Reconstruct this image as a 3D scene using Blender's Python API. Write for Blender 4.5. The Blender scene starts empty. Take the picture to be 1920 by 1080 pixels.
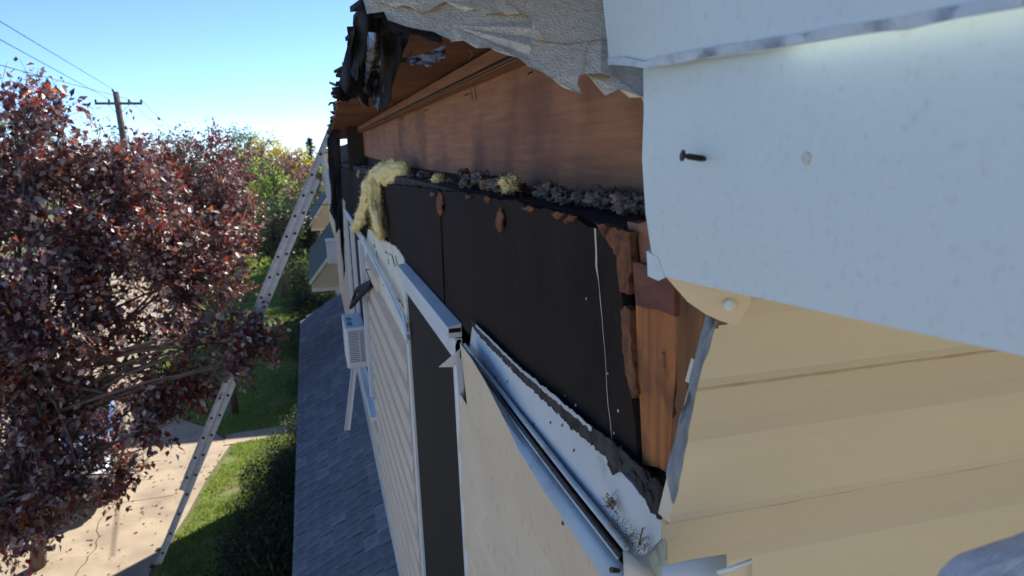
import bpy, bmesh, math, random
import numpy as np
from mathutils import Vector, Matrix, noise
random.seed(7); rng = np.random.default_rng(7)
R_ = math.radians
scene = bpy.context.scene
col = scene.collection

# ------------------------------------------------------------------ camera
H = 5.6                                   # eye height above the ground (on a ladder at the eave)
FPX = 1392.0
CAM = np.array([-0.38, -0.70, H])
def _cv(x, y):
    v = np.array([(x-960)/FPX, -(y-540)/FPX, -1.0]); return v/np.linalg.norm(v)
_vy = _cv(579, 291)                        # the house front runs this way
_vx = _cv(6237, 68); _vx = _vx-_vx.dot(_vy)*_vy; _vx /= np.linalg.norm(_vx)
_vz = np.cross(_vx, _vy)
ROT = np.array([_vx, _vy, _vz])
cd = bpy.data.cameras.new('camera'); camo = bpy.data.objects.new('camera', cd); col.objects.link(camo)
M4 = Matrix([[*ROT[i], CAM[i]] for i in range(3)]+[[0, 0, 0, 1]])
camo.matrix_world = M4
cd.sensor_width = 36; cd.lens = FPX/1920*36; cd.clip_start = .02; cd.clip_end = 3000
cd.dof.use_dof = True; cd.dof.focus_distance = 1.3; cd.dof.aperture_fstop = 9.5
scene.camera = camo
def ray(p): return ROT @ _cv(*p)
def on(p, ax, val):
    d = ray(p); t = (val-CAM[ax])/d[ax]; return CAM+t*d
def X(p, x=0.0): return on(p, 0, x)          # where the sight line meets the plane x = ...
def Y(p, y): return on(p, 1, y)
def Z(p, z): return on(p, 2, H+z)            # z counted from eye height
def D(p, depth):
    c = _cv(*p); return CAM+(ROT @ c)*(depth/-c[2])

# ------------------------------------------------------------------ light
SUN_EL, SUN_AZ = R_(41), R_(45)
w = bpy.data.worlds.new('World'); scene.world = w; w.use_nodes = True
nt = w.node_tree; nt.nodes.clear()
sky = nt.nodes.new('ShaderNodeTexSky'); sky.sky_type = 'NISHITA'; sky.sun_disc = False
sky.sun_elevation = SUN_EL; sky.sun_rotation = SUN_AZ; sky.altitude = 100
sky.air_density = 0.52; sky.dust_density = 0.0; sky.ozone_density = 6.0
bg = nt.nodes.new('ShaderNodeBackground'); bg.inputs[1].default_value = 0.12
wo = nt.nodes.new('ShaderNodeOutputWorld')
nt.links.new(sky.outputs[0], bg.inputs[0]); nt.links.new(bg.outputs[0], wo.inputs[0])
sl = bpy.data.lights.new('sun', 'SUN'); sl.energy = 4.3; sl.angle = R_(.53); sl.color = (1, .93, .82)
so = bpy.data.objects.new('sun', sl); col.objects.link(so)
S = Vector((math.sin(SUN_AZ)*math.cos(SUN_EL), math.cos(SUN_AZ)*math.cos(SUN_EL), math.sin(SUN_EL)))
so.rotation_euler = S.to_track_quat('Z', 'Y').to_euler(); so.location = (8, 10, 20)
vs = scene.view_settings; vs.view_transform = 'Standard'; vs.look = 'None'; vs.gamma = 1; vs.exposure = 1.15
scene.render.engine = 'CYCLES'

# ------------------------------------------------------------------ materials
def mat(name, c1, c2=None, scale=8, stretch=(1, 1, 1), rough=.7, rough2=None, bump=0, bscale=None, detail=6, spec=.5,
        metal=0, lo=.35, hi=.65, c3=None, s3=1.5, lo3=.5, hi3=.7, trans=0, coat=0, wave=None):
    m = bpy.data.materials.new(name); m.use_nodes = True
    n = m.node_tree.nodes; L = m.node_tree.links; b = n['Principled BSDF']
    b.inputs['Roughness'].default_value = rough; b.inputs['Metallic'].default_value = metal
    b.inputs['Specular IOR Level'].default_value = spec; b.inputs['Base Color'].default_value = (*c1, 1)
    if coat: b.inputs['Coat Weight'].default_value = coat; b.inputs['Coat Roughness'].default_value = .08
    if trans: b.inputs['Subsurface Weight'].default_value = 0
    tc = n.new('ShaderNodeTexCoord'); mp = n.new('ShaderNodeMapping'); mp.inputs['Scale'].default_value = stretch
    L.new(tc.outputs['Object'], mp.inputs[0])
    fac = None
    if c2 is not None:
        if wave:
            t = n.new('ShaderNodeTexWave'); t.wave_type = 'BANDS'; t.bands_direction = wave[0]
            t.inputs['Scale'].default_value = scale; t.inputs['Distortion'].default_value = wave[1]
            t.inputs['Detail'].default_value = 4; t.inputs['Detail Scale'].default_value = wave[2]
        else:
            t = n.new('ShaderNodeTexNoise'); t.inputs['Scale'].default_value = scale
            t.inputs['Detail'].default_value = detail; t.inputs['Roughness'].default_value = .62
        L.new(mp.outputs[0], t.inputs['Vector'])
        r = n.new('ShaderNodeMapRange'); r.inputs[1].default_value = lo; r.inputs[2].default_value = hi
        L.new(t.outputs['Fac'], r.inputs[0]); fac = r.outputs[0]
        mx = n.new('ShaderNodeMix'); mx.data_type = 'RGBA'; mx.inputs[6].default_value = (*c1, 1); mx.inputs[7].default_value = (*c2, 1)
        L.new(fac, mx.inputs[0]); out = mx.outputs[2]
        if c3 is not None:
            t3 = n.new('ShaderNodeTexNoise'); t3.inputs['Scale'].default_value = s3; t3.inputs['Detail'].default_value = 5
            L.new(tc.outputs['Object'], t3.inputs['Vector'])
            r3 = n.new('ShaderNodeMapRange'); r3.inputs[1].default_value = lo3; r3.inputs[2].default_value = hi3
            L.new(t3.outputs['Fac'], r3.inputs[0])
            m3 = n.new('ShaderNodeMix'); m3.data_type = 'RGBA'; m3.inputs[7].default_value = (*c3, 1)
            L.new(r3.outputs[0], m3.inputs[0]); L.new(out, m3.inputs[6]); out = m3.outputs[2]
        L.new(out, b.inputs['Base Color'])
        if rough2 is not None:
            rr = n.new('ShaderNodeMapRange'); rr.inputs[3].default_value = rough; rr.inputs[4].default_value = rough2
            L.new(fac, rr.inputs[0]); L.new(rr.outputs[0], b.inputs['Roughness'])
    if bump:
        t2 = n.new('ShaderNodeTexNoise'); t2.inputs['Scale'].default_value = bscale or scale*2; t2.inputs['Detail'].default_value = 5
        L.new(mp.outputs[0], t2.inputs['Vector'])
        bp = n.new('ShaderNodeBump'); bp.inputs['Strength'].default_value = min(1, bump); bp.inputs['Distance'].default_value = .004*max(1, bump)
        L.new(t2.outputs['Fac'], bp.inputs['Height']); L.new(bp.outputs[0], b.inputs['Normal'])
    return m
def leaf_mat(name, c, rough=.4, tr=.3, trc=None, spec=.5):
    m = bpy.data.materials.new(name); m.use_nodes = True
    n = m.node_tree.nodes; L = m.node_tree.links; b = n['Principled BSDF']
    b.inputs['Base Color'].default_value = (*c, 1); b.inputs['Roughness'].default_value = rough
    b.inputs['Specular IOR Level'].default_value = spec
    t = n.new('ShaderNodeBsdfTranslucent'); t.inputs[0].default_value = (*(trc or c), 1)
    x = n.new('ShaderNodeMixShader'); x.inputs[0].default_value = tr
    L.new(b.outputs[0], x.inputs[1]); L.new(t.outputs[0], x.inputs[2]); L.new(x.outputs[0], n['Material Output'].inputs[0])
    return m
MT = dict(
 fibre=mat('black_fibreboard', (.0135, .0105, .0092), (.028, .0205, .0165), 5, rough=.8, rough2=.95, bump=.5, bscale=45, c3=(.045, .034, .028), s3=26, lo3=.66, hi3=.8, spec=.12),
 core=mat('dark_cavity', (.02, .015, .012), (.035, .025, .02), 5, rough=.9),
 torn=mat('torn_fibre', (.075, .028, .013), (.22, .09, .038), 40, rough=.95, bump=1.5, bscale=90),
 ply=mat('aged_plywood', (.23, .092, .036), (.34, .155, .072), 7, stretch=(3, .5, 9), rough=.72, bump=.35, bscale=14, c3=(.10, .036, .02), s3=2.6, lo3=.48, hi3=.74),
 deckply=mat('deck_plywood', (.16, .062, .027), (.26, .115, .052), 5, stretch=(.6, 5, 1), rough=.8, bump=.4, bscale=12, c3=(.07, .028, .016), s3=1.6, lo3=.45, hi3=.7),
 ledger=mat('ledger_wood', (.17, .075, .042), (.27, .135, .08), 8, stretch=(6, .4, 6), rough=.8, bump=.4),
 stud=mat('stud_wood', (.42, .155, .036), (.22, .075, .02), 5, stretch=(14, 14, .8), rough=.75, bump=.5, bscale=12, c3=(.045, .02, .011), s3=9, lo3=.50, hi3=.66),
 rot=mat('rotten_wood', (.09, .04, .018), (.22, .10, .035), 22, stretch=(1, 1, .3), rough=.95, bump=1.5, bscale=50),
 siding=mat('beige_vinyl', (.67, .57, .42), (.63, .535, .39), 3, stretch=(.6, .6, 4), rough=.42, bump=.12, bscale=40, c3=(.59, .495, .355), s3=2.3, lo3=.5, hi3=.85),
 siding_f=mat('weathered_beige_vinyl', (.62, .55, .44), (.56, .495, .395), 5, stretch=(1, 1, 3), rough=.5, bump=.15, bscale=30, c3=(.45, .395, .31), s3=3, lo3=.55, hi3=.8),
 sidingshade=mat('shaded_beige_vinyl', (.63, .53, .385), (.60, .50, .36), 3, stretch=(.6, .6, 4), rough=.5, bump=.12, bscale=40),
 sidingfshade=mat('shaded_weathered_vinyl', (.40, .335, .25), (.46, .385, .285), 6, rough=.6),
 jointshade_dirt=mat('joint_shade_dirt', (.43, .34, .225), (.52, .42, .285), 30, rough=.9),
 peel=mat('stained_cream_vinyl', (.66, .57, .42), (.60, .51, .37), 4, rough=.45, bump=.1, bscale=30, c3=(.44, .39, .31), s3=30, lo3=.58, hi3=.8),
 vinylback=mat('grey_vinyl', (.46, .53, .55), (.37, .43, .45), 6, rough=.4, c3=(.3, .3, .3), s3=18, lo3=.6, hi3=.75),
 white=mat('white_metal', (.68, .75, .78), (.60, .67, .70), 4, rough=.32, c3=(.45, .45, .45), s3=14, lo3=.66, hi3=.8, bump=.05),
 fascia=mat('white_coil_metal', (.56, .67, .69), (.54, .65, .67), 7, rough=.4, c3=(.50, .56, .58), s3=150, lo3=.56, hi3=.76, bump=.1, bscale=50),
 foam=mat('white_foam', (.54, .60, .62), (.46, .52, .545), 4, stretch=(1, 1, 1), rough=.8, bump=.15, bscale=60, c3=(.3, .31, .31), s3=9, lo3=.62, hi3=.75),
 foamcream=mat('cream_foam', (.66, .66, .55), (.58, .57, .46), 4, rough=.85, bump=.2, bscale=30, c3=(.35, .33, .27), s3=7, lo3=.62, hi3=.72),
 grime=mat('black_grime', (.03, .027, .026), (.075, .072, .07), 30, rough=.95, spec=.15, bump=1.5, bscale=60),
 tar=mat('tar_paper', (.008, .008, .009), (.018, .017, .018), 12, spec=.25, rough=.75, rough2=.9, bump=.6, bscale=30),
 tarshine=mat('wet_tar_membrane', (.012, .012, .014), (.03, .03, .032), 30, rough=.12, rough2=.3, bump=2.5, bscale=70, spec=.9),
 shl=mat('pale_shingle', (.85, .74, .52), (.72, .62, .45), 120, rough=.95, bump=1.2, bscale=330, c3=(.10, .10, .105), s3=9, lo3=.64, hi3=.72),
 shl2=mat('pale_shingle_grey', (.82, .72, .53), (.64, .57, .44), 120, rough=.95, bump=1.2, bscale=330, c3=(.075, .075, .085), s3=12, lo3=.60, hi3=.70),
 skysheen=mat('torn_skysheen_membrane', (.05, .055, .06), (.55, .60, .66), 55, rough=.25, rough2=.4, bump=2, bscale=70, lo=.45, hi=.55),  # pale blue flecks paint the sky's reflection into the membrane colour
 dirtytrim=mat('dirty_grey_trim', (.30, .33, .34), (.16, .17, .17), 26, rough=.6, bump=1, bscale=60, c3=(.05, .05, .05), s3=30, lo3=.55, hi3=.7),
 screen=mat('dark_screen', (.014, .014, .014), (.02, .0195, .019), 3, stretch=(1, 1, .1), rough=.7, spec=.15),
 yellow=mat('yellow_fibreglass', (.86, .76, .36), (.74, .63, .30), 14, rough=1, bump=2, bscale=60, c3=(.5, .36, .18), s3=9, lo3=.62, hi3=.78),
 wool=mat('dirty_wool', (.085, .073, .068), (.21, .18, .16), 25, rough=1, bump=3, bscale=70, c3=(.16, .085, .05), s3=9, lo3=.6, hi3=.7),
 steel=mat('dark_steel', (.03, .028, .028), (.08, .055, .04), 60, rough=.5, metal=.6),
 alu=mat('aluminium', (.60, .60, .60), (.50, .50, .50), 6, stretch=(1, 1, 3), rough=.5, metal=.25, bump=.1),
 black=mat('black_metal', (.008, .008, .009), rough=.6, spec=.25),
 acw=mat('ac_white', (.70, .72, .73), (.64, .66, .68), 4, rough=.4),
 bark=mat('bark', (.10, .07, .055), (.20, .145, .11), 14, stretch=(1, 1, .3), rough=.95, bump=1.5, bscale=30),
 concrete=mat('driveway_concrete', (.42, .34, .24), (.33, .26, .185), 2.2, rough=.9, bump=.6, bscale=20, c3=(.24, .19, .14), s3=1.1, lo3=.5, hi3=.78),
 soil=mat('lawn_soil', (.11, .15, .035), (.16, .18, .055), 3, rough=1, bump=1, bscale=15, c3=(.22, .17, .10), s3=.8, lo3=.58, hi3=.72),
 ground=mat('ground', (.09, .11, .035), (.16, .15, .07), .15, rough=1),
 pole=mat('pole_wood', (.10, .075, .055), (.16, .125, .10), 8, stretch=(4, 4, .3), rough=.95),
 rubber=mat('rubber', (.015, .015, .015), (.025, .025, .025), 20, rough=.85),
 glass=mat('car_glass', (.02, .03, .04), rough=.05, spec=.9),
 carblue=mat('car_paint_silver', (.42, .50, .58), rough=.22, metal=.5, coat=1),
 carred=mat('car_paint_red', (.17, .02, .02), rough=.25, coat=1),
 chrome=mat('bright_metal', (.6, .6, .62), rough=.2, metal=1),
 lampred=mat('tail_lens', (.35, .01, .01), rough=.15), lampw=mat('head_lens', (.75, .75, .75), rough=.1),
 greenroof=mat('green_shingles', (.035, .055, .05), (.06, .08, .072), 9, rough=.95, bump=1, bscale=30),
 tan=mat('tan_siding', (.58, .47, .29), (.52, .42, .26), 3, rough=.6), trim=mat('cream_trim', (.7, .66, .57), rough=.6),
 cloth=mat('pale_cloth', (.84, .86, .88), (.72, .76, .82), 60, stretch=(1, 6, 1), rough=.95, bump=1.5, bscale=120),
 straw=mat('straw', (.09, .065, .035), (.18, .13, .07), 30, rough=1),
 rope=mat('cable', (.03, .03, .03), rough=.6),
)
SHG = [mat('slate_shingle_%d' % i, c, tuple(k*.72 for k in c), 9, rough=.93, bump=1.6, bscale=110, c3=tuple(k*1.35 for k in c), s3=40, lo3=.55, hi3=.7)
       for i, c in enumerate([(.16, .185, .22), (.185, .21, .245), (.145, .165, .20), (.21, .235, .27)])]

# ------------------------------------------------------------------ mesh helpers
class MB:
    def __init__(s): s.v = []; s.f = []; s.m = []
    def add(s, vs, fs, mi=0):
        o = len(s.v); s.v += [tuple(map(float, q)) for q in vs]; s.f += [tuple(i+o for i in q) for q in fs]; s.m += [mi]*len(fs); return s
    def box(s, x0, x1, y0, y1, z0, z1, mi=0):
        vs = [(x, y, z) for x in (x0, x1) for y in (y0, y1) for z in (z0, z1)]
        return s.add(vs, [(0, 1, 3, 2), (4, 6, 7, 5), (0, 4, 5, 1), (2, 3, 7, 6), (0, 2, 6, 4), (1, 5, 7, 3)], mi)
    def prism(s, pts, off, mi=0):
        n = len(pts); a = [np.array(p, float) for p in pts]; off = np.array(off, float)
        vs = a+[p+off for p in a]
        return s.add(vs, [tuple(range(n))[::-1], tuple(range(n, 2*n))]+[(i, (i+1) % n, n+(i+1) % n, n+i) for i in range(n)], mi)
    def bar(s, a, b, u, wd, th, mi=0):          # straight bar from a to b; u = width direction
        a = np.array(a, float); b = np.array(b, float); t = (b-a)/np.linalg.norm(b-a); u = np.array(u, float); u = u-u.dot(t)*t; u /= np.linalg.norm(u); q = np.cross(t, u)
        c = [u*wd/2+q*th/2, -u*wd/2+q*th/2, -u*wd/2-q*th/2, u*wd/2-q*th/2]
        return s.add([a+k for k in c]+[b+k for k in c], [(0, 1, 2, 3), (7, 6, 5, 4)]+[(i, 4+i, 4+(i+1) % 4, (i+1) % 4) for i in range(4)], mi)
    def tube(s, pts, rad, n=6, mi=0, cap=True):
        pts = [np.array(p, float) for p in pts]; k = len(pts); rad = [rad]*k if np.isscalar(rad) else rad
        o = len(s.v); vs = []
        for i, p in enumerate(pts):
            t = pts[min(i+1, k-1)]-pts[max(i-1, 0)]; t = t/(np.linalg.norm(t)+1e-9)
            u = np.cross(t, (0, 0, 1) if abs(t[2]) < .9 else (1, 0, 0)); u /= np.linalg.norm(u); q = np.cross(t, u)
            vs += [p+rad[i]*(math.cos(2*math.pi*j/n)*u+math.sin(2*math.pi*j/n)*q) for j in range(n)]
        fs = [(i*n+j, i*n+(j+1) % n, (i+1)*n+(j+1) % n, (i+1)*n+j) for i in range(k-1) for j in range(n)]
        if cap: fs += [tuple(range(n))[::-1], tuple(range((k-1)*n, k*n))]
        return s.add(vs, fs, mi)
    def grid(s, rows, th=None, mi=0):           # rows of points -> sheet, optionally with thickness vector
        r = len(rows); c = len(rows[0]); vs = [p for q in rows for p in q]
        fs = [(i*c+j, i*c+j+1, (i+1)*c+j+1, (i+1)*c+j) for i in range(r-1) for j in range(c-1)]
        if th is not None:
            n = len(vs); th = np.array(th, float); vs = [np.array(p, float) for p in vs]; vs = vs+[p+th for p in vs]
            fs = fs+[tuple(n+k for k in q[::-1]) for q in fs]
            rim = [j for j in range(c)]+[i*c+c-1 for i in range(1, r)]+[(r-1)*c+j for j in range(c-2, -1, -1)]+[i*c for i in range(r-2, 0, -1)]
            fs += [(rim[k], n+rim[k], n+rim[(k+1) % len(rim)], rim[(k+1) % len(rim)]) for k in range(len(rim))]
        return s.add(vs, fs, mi)
    def mesh(s, name, mats, smooth=False):
        me = bpy.data.meshes.new(name); me.from_pydata(s.v, [], s.f)
        for m in (mats if isinstance(mats, (list, tuple)) else [mats]): me.materials.append(m)
        if any(s.m): me.polygons.foreach_set('material_index', s.m)
        if smooth: me.polygons.foreach_set('use_smooth', [True]*len(s.f))
        bm = bmesh.new(); bm.from_mesh(me); bmesh.ops.recalc_face_normals(bm, faces=bm.faces[:]); bm.to_mesh(me); bm.free()
        return me
    def build(s, name, mats, parent=None, smooth=False, bevel=0, kind=None):
        return link(name, s.mesh(name, mats, smooth), parent, bevel, kind)
def rootinv(p):
    q = p
    t = Vector((0, 0, 0))
    while q is not None: t += q.location; q = q.parent
    return t
def link(name, me, parent=None, bevel=0, kind=None, loc=None):
    o = bpy.data.objects.new(name, me); col.objects.link(o)
    if parent is not None:
        o.parent = parent
        top = parent
        while top.parent is not None: top = top.parent
        if parent is top: o.matrix_parent_inverse = Matrix.Translation(-top.location)
    if loc is not None: o.location = loc
    if bevel:
        b = o.modifiers.new('bevel', 'BEVEL'); b.width = bevel; b.segments = 2; b.limit_method = 'ANGLE'
    if kind: o['kind'] = kind
    return o
def tag(o, label, cat, group=None):
    o['label'] = label; o['category'] = cat
    if group: o['group'] = group
    return o
def thing(name, loc, label, cat, group=None):
    o = bpy.data.objects.new(name, None); col.objects.link(o); o.location = loc; o.empty_display_size = .2
    return tag(o, label, cat, group)
def fl(pts, seg=.02, amp=.004, seed=0):       # ragged polyline in 3D: subdivide and jitter
    out = []; r = np.random.default_rng(seed)
    for a, b in zip(pts[:-1], pts[1:]):
        a = np.array(a); b = np.array(b); n = max(1, int(np.linalg.norm(b-a)/seg))
        for i in range(n):
            p = a+(b-a)*i/n
            if i or len(out): p = p+r.normal(0, amp, 3)
            out.append(p)
    return out+[np.array(pts[-1])]
def flat(pts, ax, val):
    return [np.array([val if k == ax else p[k] for k in range(3)]) for p in pts]
def kind(o, k='structure'): o['kind'] = k; return o

# ================================================================== the ground
kind(MB().add([(-600, -60, 0), (600, -60, 0), (600, 1500, 0), (-600, 1500, 0)], [(0, 1, 2, 3)]).build('ground', MT['ground']))
def sheet(name, pts, z, m): return kind(MB().add([(x, y, z) for x, y in pts], [tuple(range(len(pts)))]).build(name, m))
LE = [(-3.05, 2), (-2.98, 9.8), (-2.75, 11.3), (-2.6, 12.8), (-2.35, 14.3), (-2.9, 15.4), (-4.2, 17), (-5, 20), (-5.5, 30), (-5.5, 44)]   # lawn / driveway edge
sheet('driveway', [(-30, -40), (-3.05, -40)]+[(x-.02, y) for x, y in LE]+[(-30, 44)], .006, MT['concrete'])
sheet('lawn', [(-3.0, -40), (.6, -40), (.6, 44)]+[(x+.05, y) for x, y in LE[::-1]], .012, MT['soil'])
sheet('path', [(-2.5, 14.25), (0, 14.6), (0, 15.05), (-2.5, 14.85)], .018, MT['concrete'])
sheet('street', [(-30, 46), (12, 46), (12, 53), (-30, 53)], .008, mat('asphalt', (.06, .06, .062), (.09, .088, .085), 2, rough=.9))

dw = bpy.data.objects['driveway']
for k, yy in enumerate((6.2, 9.2, 12.2, 15.2, 18.2, 21.2)):
    P_ = [(x, yy+.012*noise.noise(Vector((x*3, k, 0))), .0085) for x in np.linspace(-9, -3.1, 40)]
    kind(MB().grid([P_, [(p[0], p[1]+.014, p[2]) for p in P_]]).build('joint', MT['grime'], dw), 'structure')
P_ = [(-4.0+.25*noise.noise(Vector((y*.9, 3, 0)))+.05*noise.noise(Vector((y*5, 1, 0))), y, .0088) for y in np.linspace(8, 20, 160)]
kind(MB().grid([P_, [(p[0]+.012, p[1], p[2]) for p in P_]]).build('crack', MT['grime'], dw), 'structure')
# ================================================================== the house
house = thing('house', (0, 0, 0), 'beige sided house whose front eave is torn open to bare plywood', 'house')
YL = 13.2
h = H
# closed body behind the cladding (front face 25 mm behind the sheathing)
MB().box(.03, 7, .03, YL, 0, h-.125).build('wall_core', MT['core'], house)
MB().box(.16, 7, .03, YL, h-.113, h+.14).build('attic_core', MT['core'], house)
# sheathing sheets
def outline(px, x, seg=.02, amp=.003, seed=1):
    p = [X(q, x) for q in px]; return flat(fl(p+[p[0]], seg, amp, seed)[:-1], 0, x)
sh1 = MB().prism(outline([(828, 357), (905, 366), (950, 375), (1000, 386), (1045, 398), (1085, 412), (1118, 425), (1150, 432), (1158, 470), (1166, 540), (1172, 640), (1186, 745), (1200, 905), (1100, 830), (1000, 740), (886, 632), (836, 580)], 0, .03, .0022, 3), (.014, 0, 0)).build('sheathing_panel', MT['fibre'], house)
sh2 = MB().prism(outline([(716, 344), (770, 349), (823, 357), (833, 578), (765, 512), (730, 476)], .002, .05, .002, 4), (.014, 0, 0)).build('sheathing_panel', MT['fibre'], house)
a = X((640, 318), .004); b = X((714, 340), .004); c = X((722, 470), .004); d = X((640, 395), .004)
MB().prism([a, b, c, d], (.014, 0, 0)).build('sheathing_panel', MT['fibre'], house)
MB().box(.006, .02, b[1]+.0, YL, h-.75, h-.16).build('sheathing_panel', MT['fibre'], house)
# torn brown fibre along the sheathing edge and flakes
MB().prism(outline([(1118, 420), (1150, 424), (1180, 436), (1184, 500), (1178, 552), (1160, 548), (1156, 480)], -.001, .008, .0022, 5), (.010, 0, 0)).build('torn_fibre', MT['torn'], sh1)
MB().prism(outline([(1163, 575), (1182, 580), (1182, 640), (1193, 738), (1183, 745), (1170, 690)], -.001, .008, .002, 6), (.010, 0, 0)).build('torn_fibre', MT['torn'], sh1)
for i, (cx_, cy_, wx, wy) in enumerate([(940, 414, 12, 25), (827, 384, 7, 24), (992, 391, 13, 6), (1050, 402, 10, 6), (1072, 410, 12, 7), (880, 369, 7, 4), (916, 374, 6, 7), (1135, 431, 10, 7), (812, 365, 6, 5)]):
    pts = [(cx_+wx*math.cos(t)*random.uniform(.7, 1.1), cy_+wy*math.sin(t)*random.uniform(.7, 1.1)) for t in np.linspace(0, 2*math.pi, 9)[:-1]]
    p = [X(q, -.001) for q in pts]; p = flat(fl(p+[p[0]], .006, .0022, i+70)[:-1], 0, -.003)
    for j, q in enumerate(p): q[0] -= random.uniform(0, .004)+(.007 if i < 2 and j < 4 else 0)
    MB().prism(p, (.004, 0, 0)).build('fibre_flake', MT['torn'], sh1 if cx_ > 826 else sh2)
# pale streak running down the sheathing
pp = fl([X(q, -.0008) for q in [(1116, 428), (1118, 470), (1126, 560), (1134, 660), (1141, 760), (1147, 822)]], .02, .0006, 2)
MB().tube(pp, [.0018 if i < 3 else .0003+.0008*random.random() for i in range(len(pp))], 5).build('paint_streak', MT['foamcream'], sh1)
for px in [((828, 400), (834, 470), (838, 572)), ((838, 520), (840, 560))]:
    MB().tube([X(q, -.0005) for q in px], .0018, 4).build('crack', MT['core'], sh1)
rn = np.random.default_rng(31)
for q in [(1160, 770), (1152, 812), (1165, 838), (1060, 742), (1080, 760), (985, 690), (1182, 862), (905, 610), (1140, 700), (960, 640), (870, 560), (1050, 480), (940, 480), (1100, 560), (880, 430), (1020, 600)]:
    p = X(q, -.0004); MB().tube([p, p+np.array([-.0012, 0, 0])], rn.uniform(.0012, .0026), 7).build('nail_head', MT['vinylback'] if rn.random() < .5 else MT['steel'], sh1)
# top plate ledge behind the sheathing
MB().box(.017, .30, .02, 7.0, h-.16, h-.113).build('top_plate', MT['grime'], house)
# plywood band, ledger, roof deck
la = X((662, 246), .085); lb = X((1250, 62), .085)
MB().add([], []).bar((.108, la[1], la[2]), (.108, lb[1], la[2]), (0, 0, 1), .034, .044).build('ledger_strip', MT['ledger'], house, bevel=.002)
zl = la[2]
pl = [X(q, .131) for q in [(651, 282), (657, 247), (1260, 70), (1260, 400), (1000, 352), (850, 325), (760, 312), (700, 297)]]
pl[1][2] = zl+.012; pl[2][2] = zl+.012
MB().prism(pl, (.018, 0, 0)).build('plywood_band', MT['ply'], house)
for k in range(4): MB().box(.0855-.0006*k, .13, lb[1], la[1]-.1, zl-.0215-.004*(k+1), zl-.0215-.004*k-.0012).build('plywood_ply', MT['ledger'] if k % 2 else MT['core'], house)
for q in [(880, 175), (803, 205), (757, 222), (704, 243), (998, 135)]:
    p = X(q, .085); MB().tube([p, p+np.array([-.03, -.035, -.012])*random.uniform(.5, .9)], .0016, 5).build('nail', MT['steel'], house)
ZD = zl+.019-h
dk = [Z(q, ZD) for q in [(700, 8), (672, 90), (650, 140), (633, 197), (625, 232)]]
far = np.array([-.10, 9.5, h+ZD])
edge = fl(dk+[far], .10, .008, 9)
poly = flat([(.45, -.10, 0), (-.20, -.09, 0)], 2, h+ZD)+flat(edge, 2, h+ZD)+flat([(-.10, YL+.2, 0), (.45, YL+.2, 0)], 2, h+ZD)
ys = [-.10, 1.12, 2.34, 3.56, 4.78, 6.0, 7.22, 8.44, YL+.2]
def xe(y):
    return float(np.interp(y, [-.10]+[p[1] for p in edge[1:]], [edge[0][0]]+[p[0] for p in edge[1:]]))
for i in range(len(ys)-1):
    yy = np.linspace(ys[i]+.002, ys[i+1]-.002, 14)
    rows = [[(xe(y)+random.uniform(-.006, .006), y, h+ZD), (.6, y, h+ZD+.03)] for y in yy]
    MB().grid(rows, (0, 0, .014)).build('deck_sheet', MT['deckply'], house)
# roof slab that carries on over the house
MB().prism([(.62, -2.6, h+ZD+.045), (3.6, -2.6, h+.55), (7.3, -2.6, h+.1), (7.3, -2.6, h+.0), (3.6, -2.6, h+.42), (.62, -2.6, h+ZD+.02)], (0, YL+2.9, 0)).build('roof_slab', MT['greenroof'], house)
MB().prism([(-.055, -2.6, h+.066), (.618, -2.6, h+ZD+.045), (.618, -2.6, h+ZD+.02), (-.055, -2.6, h+.045)], (0, 2.49, 0)).build('roof_slab', MT['greenroof'], house)
# shingles left on the eave, dark broken edges seen against the sky
t_ = -.06; i = 0
while t_ < 9.4:
    wd = random.uniform(.13, .22); x0 = xe(t_+wd/2)-random.uniform(.0, .028); z0 = h+ZD+.017+random.uniform(0, .004); dr = random.uniform(-.012, .012)
    if i % 5 == 3: dr -= .02
    p = fl([(x0, t_, z0+dr), (x0-random.uniform(-.01, .015), t_+wd*.5, z0+dr), (x0+random.uniform(-.01, .015), t_+wd, z0+dr*.5)], .035, .006, i)
    MB().prism(p+[(.25, t_+wd, z0+.02), (.25, t_, z0+.02)], (0, 0, .009)).build('eave_shingle', MT['tar'], house)
    t_ += wd+.003; i += 1
# hanging tar paper at the broken end
def ragsheet(px, dfun, nx, ny, amp, seed, m, name, parent, th=.003, fr=9):
    """sheet spanned between two pixel rails (lists of equal length), crumpled in depth"""
    A, B = px; rows = []; r = np.random.default_rng(seed)
    for i in range(ny):
        t = i/(ny-1); row = []
        for j in range(nx):
            u = j/(nx-1)*(len(A)-1); k = min(int(u), len(A)-2); f_ = u-k
            pa = np.array(A[k])*(1-f_)+np.array(A[k+1])*f_; pb = np.array(B[k])*(1-f_)+np.array(B[k+1])*f_
            q = pa*(1-t)+pb*t+r.normal(0, 1, 2)*(2.0 if i == ny-1 else .6)
            dd = dfun(q[0], q[1])
            p = D(q, dd*(1+amp*noise.noise(Vector((q[0]*.001*fr*2, q[1]*.001*fr, seed*3.1)))))
            row.append(p)
        rows.append(row)
    return MB().grid(rows, ROT @ np.array([0, 0, -th])).build(name, m, parent, smooth=False)
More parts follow.
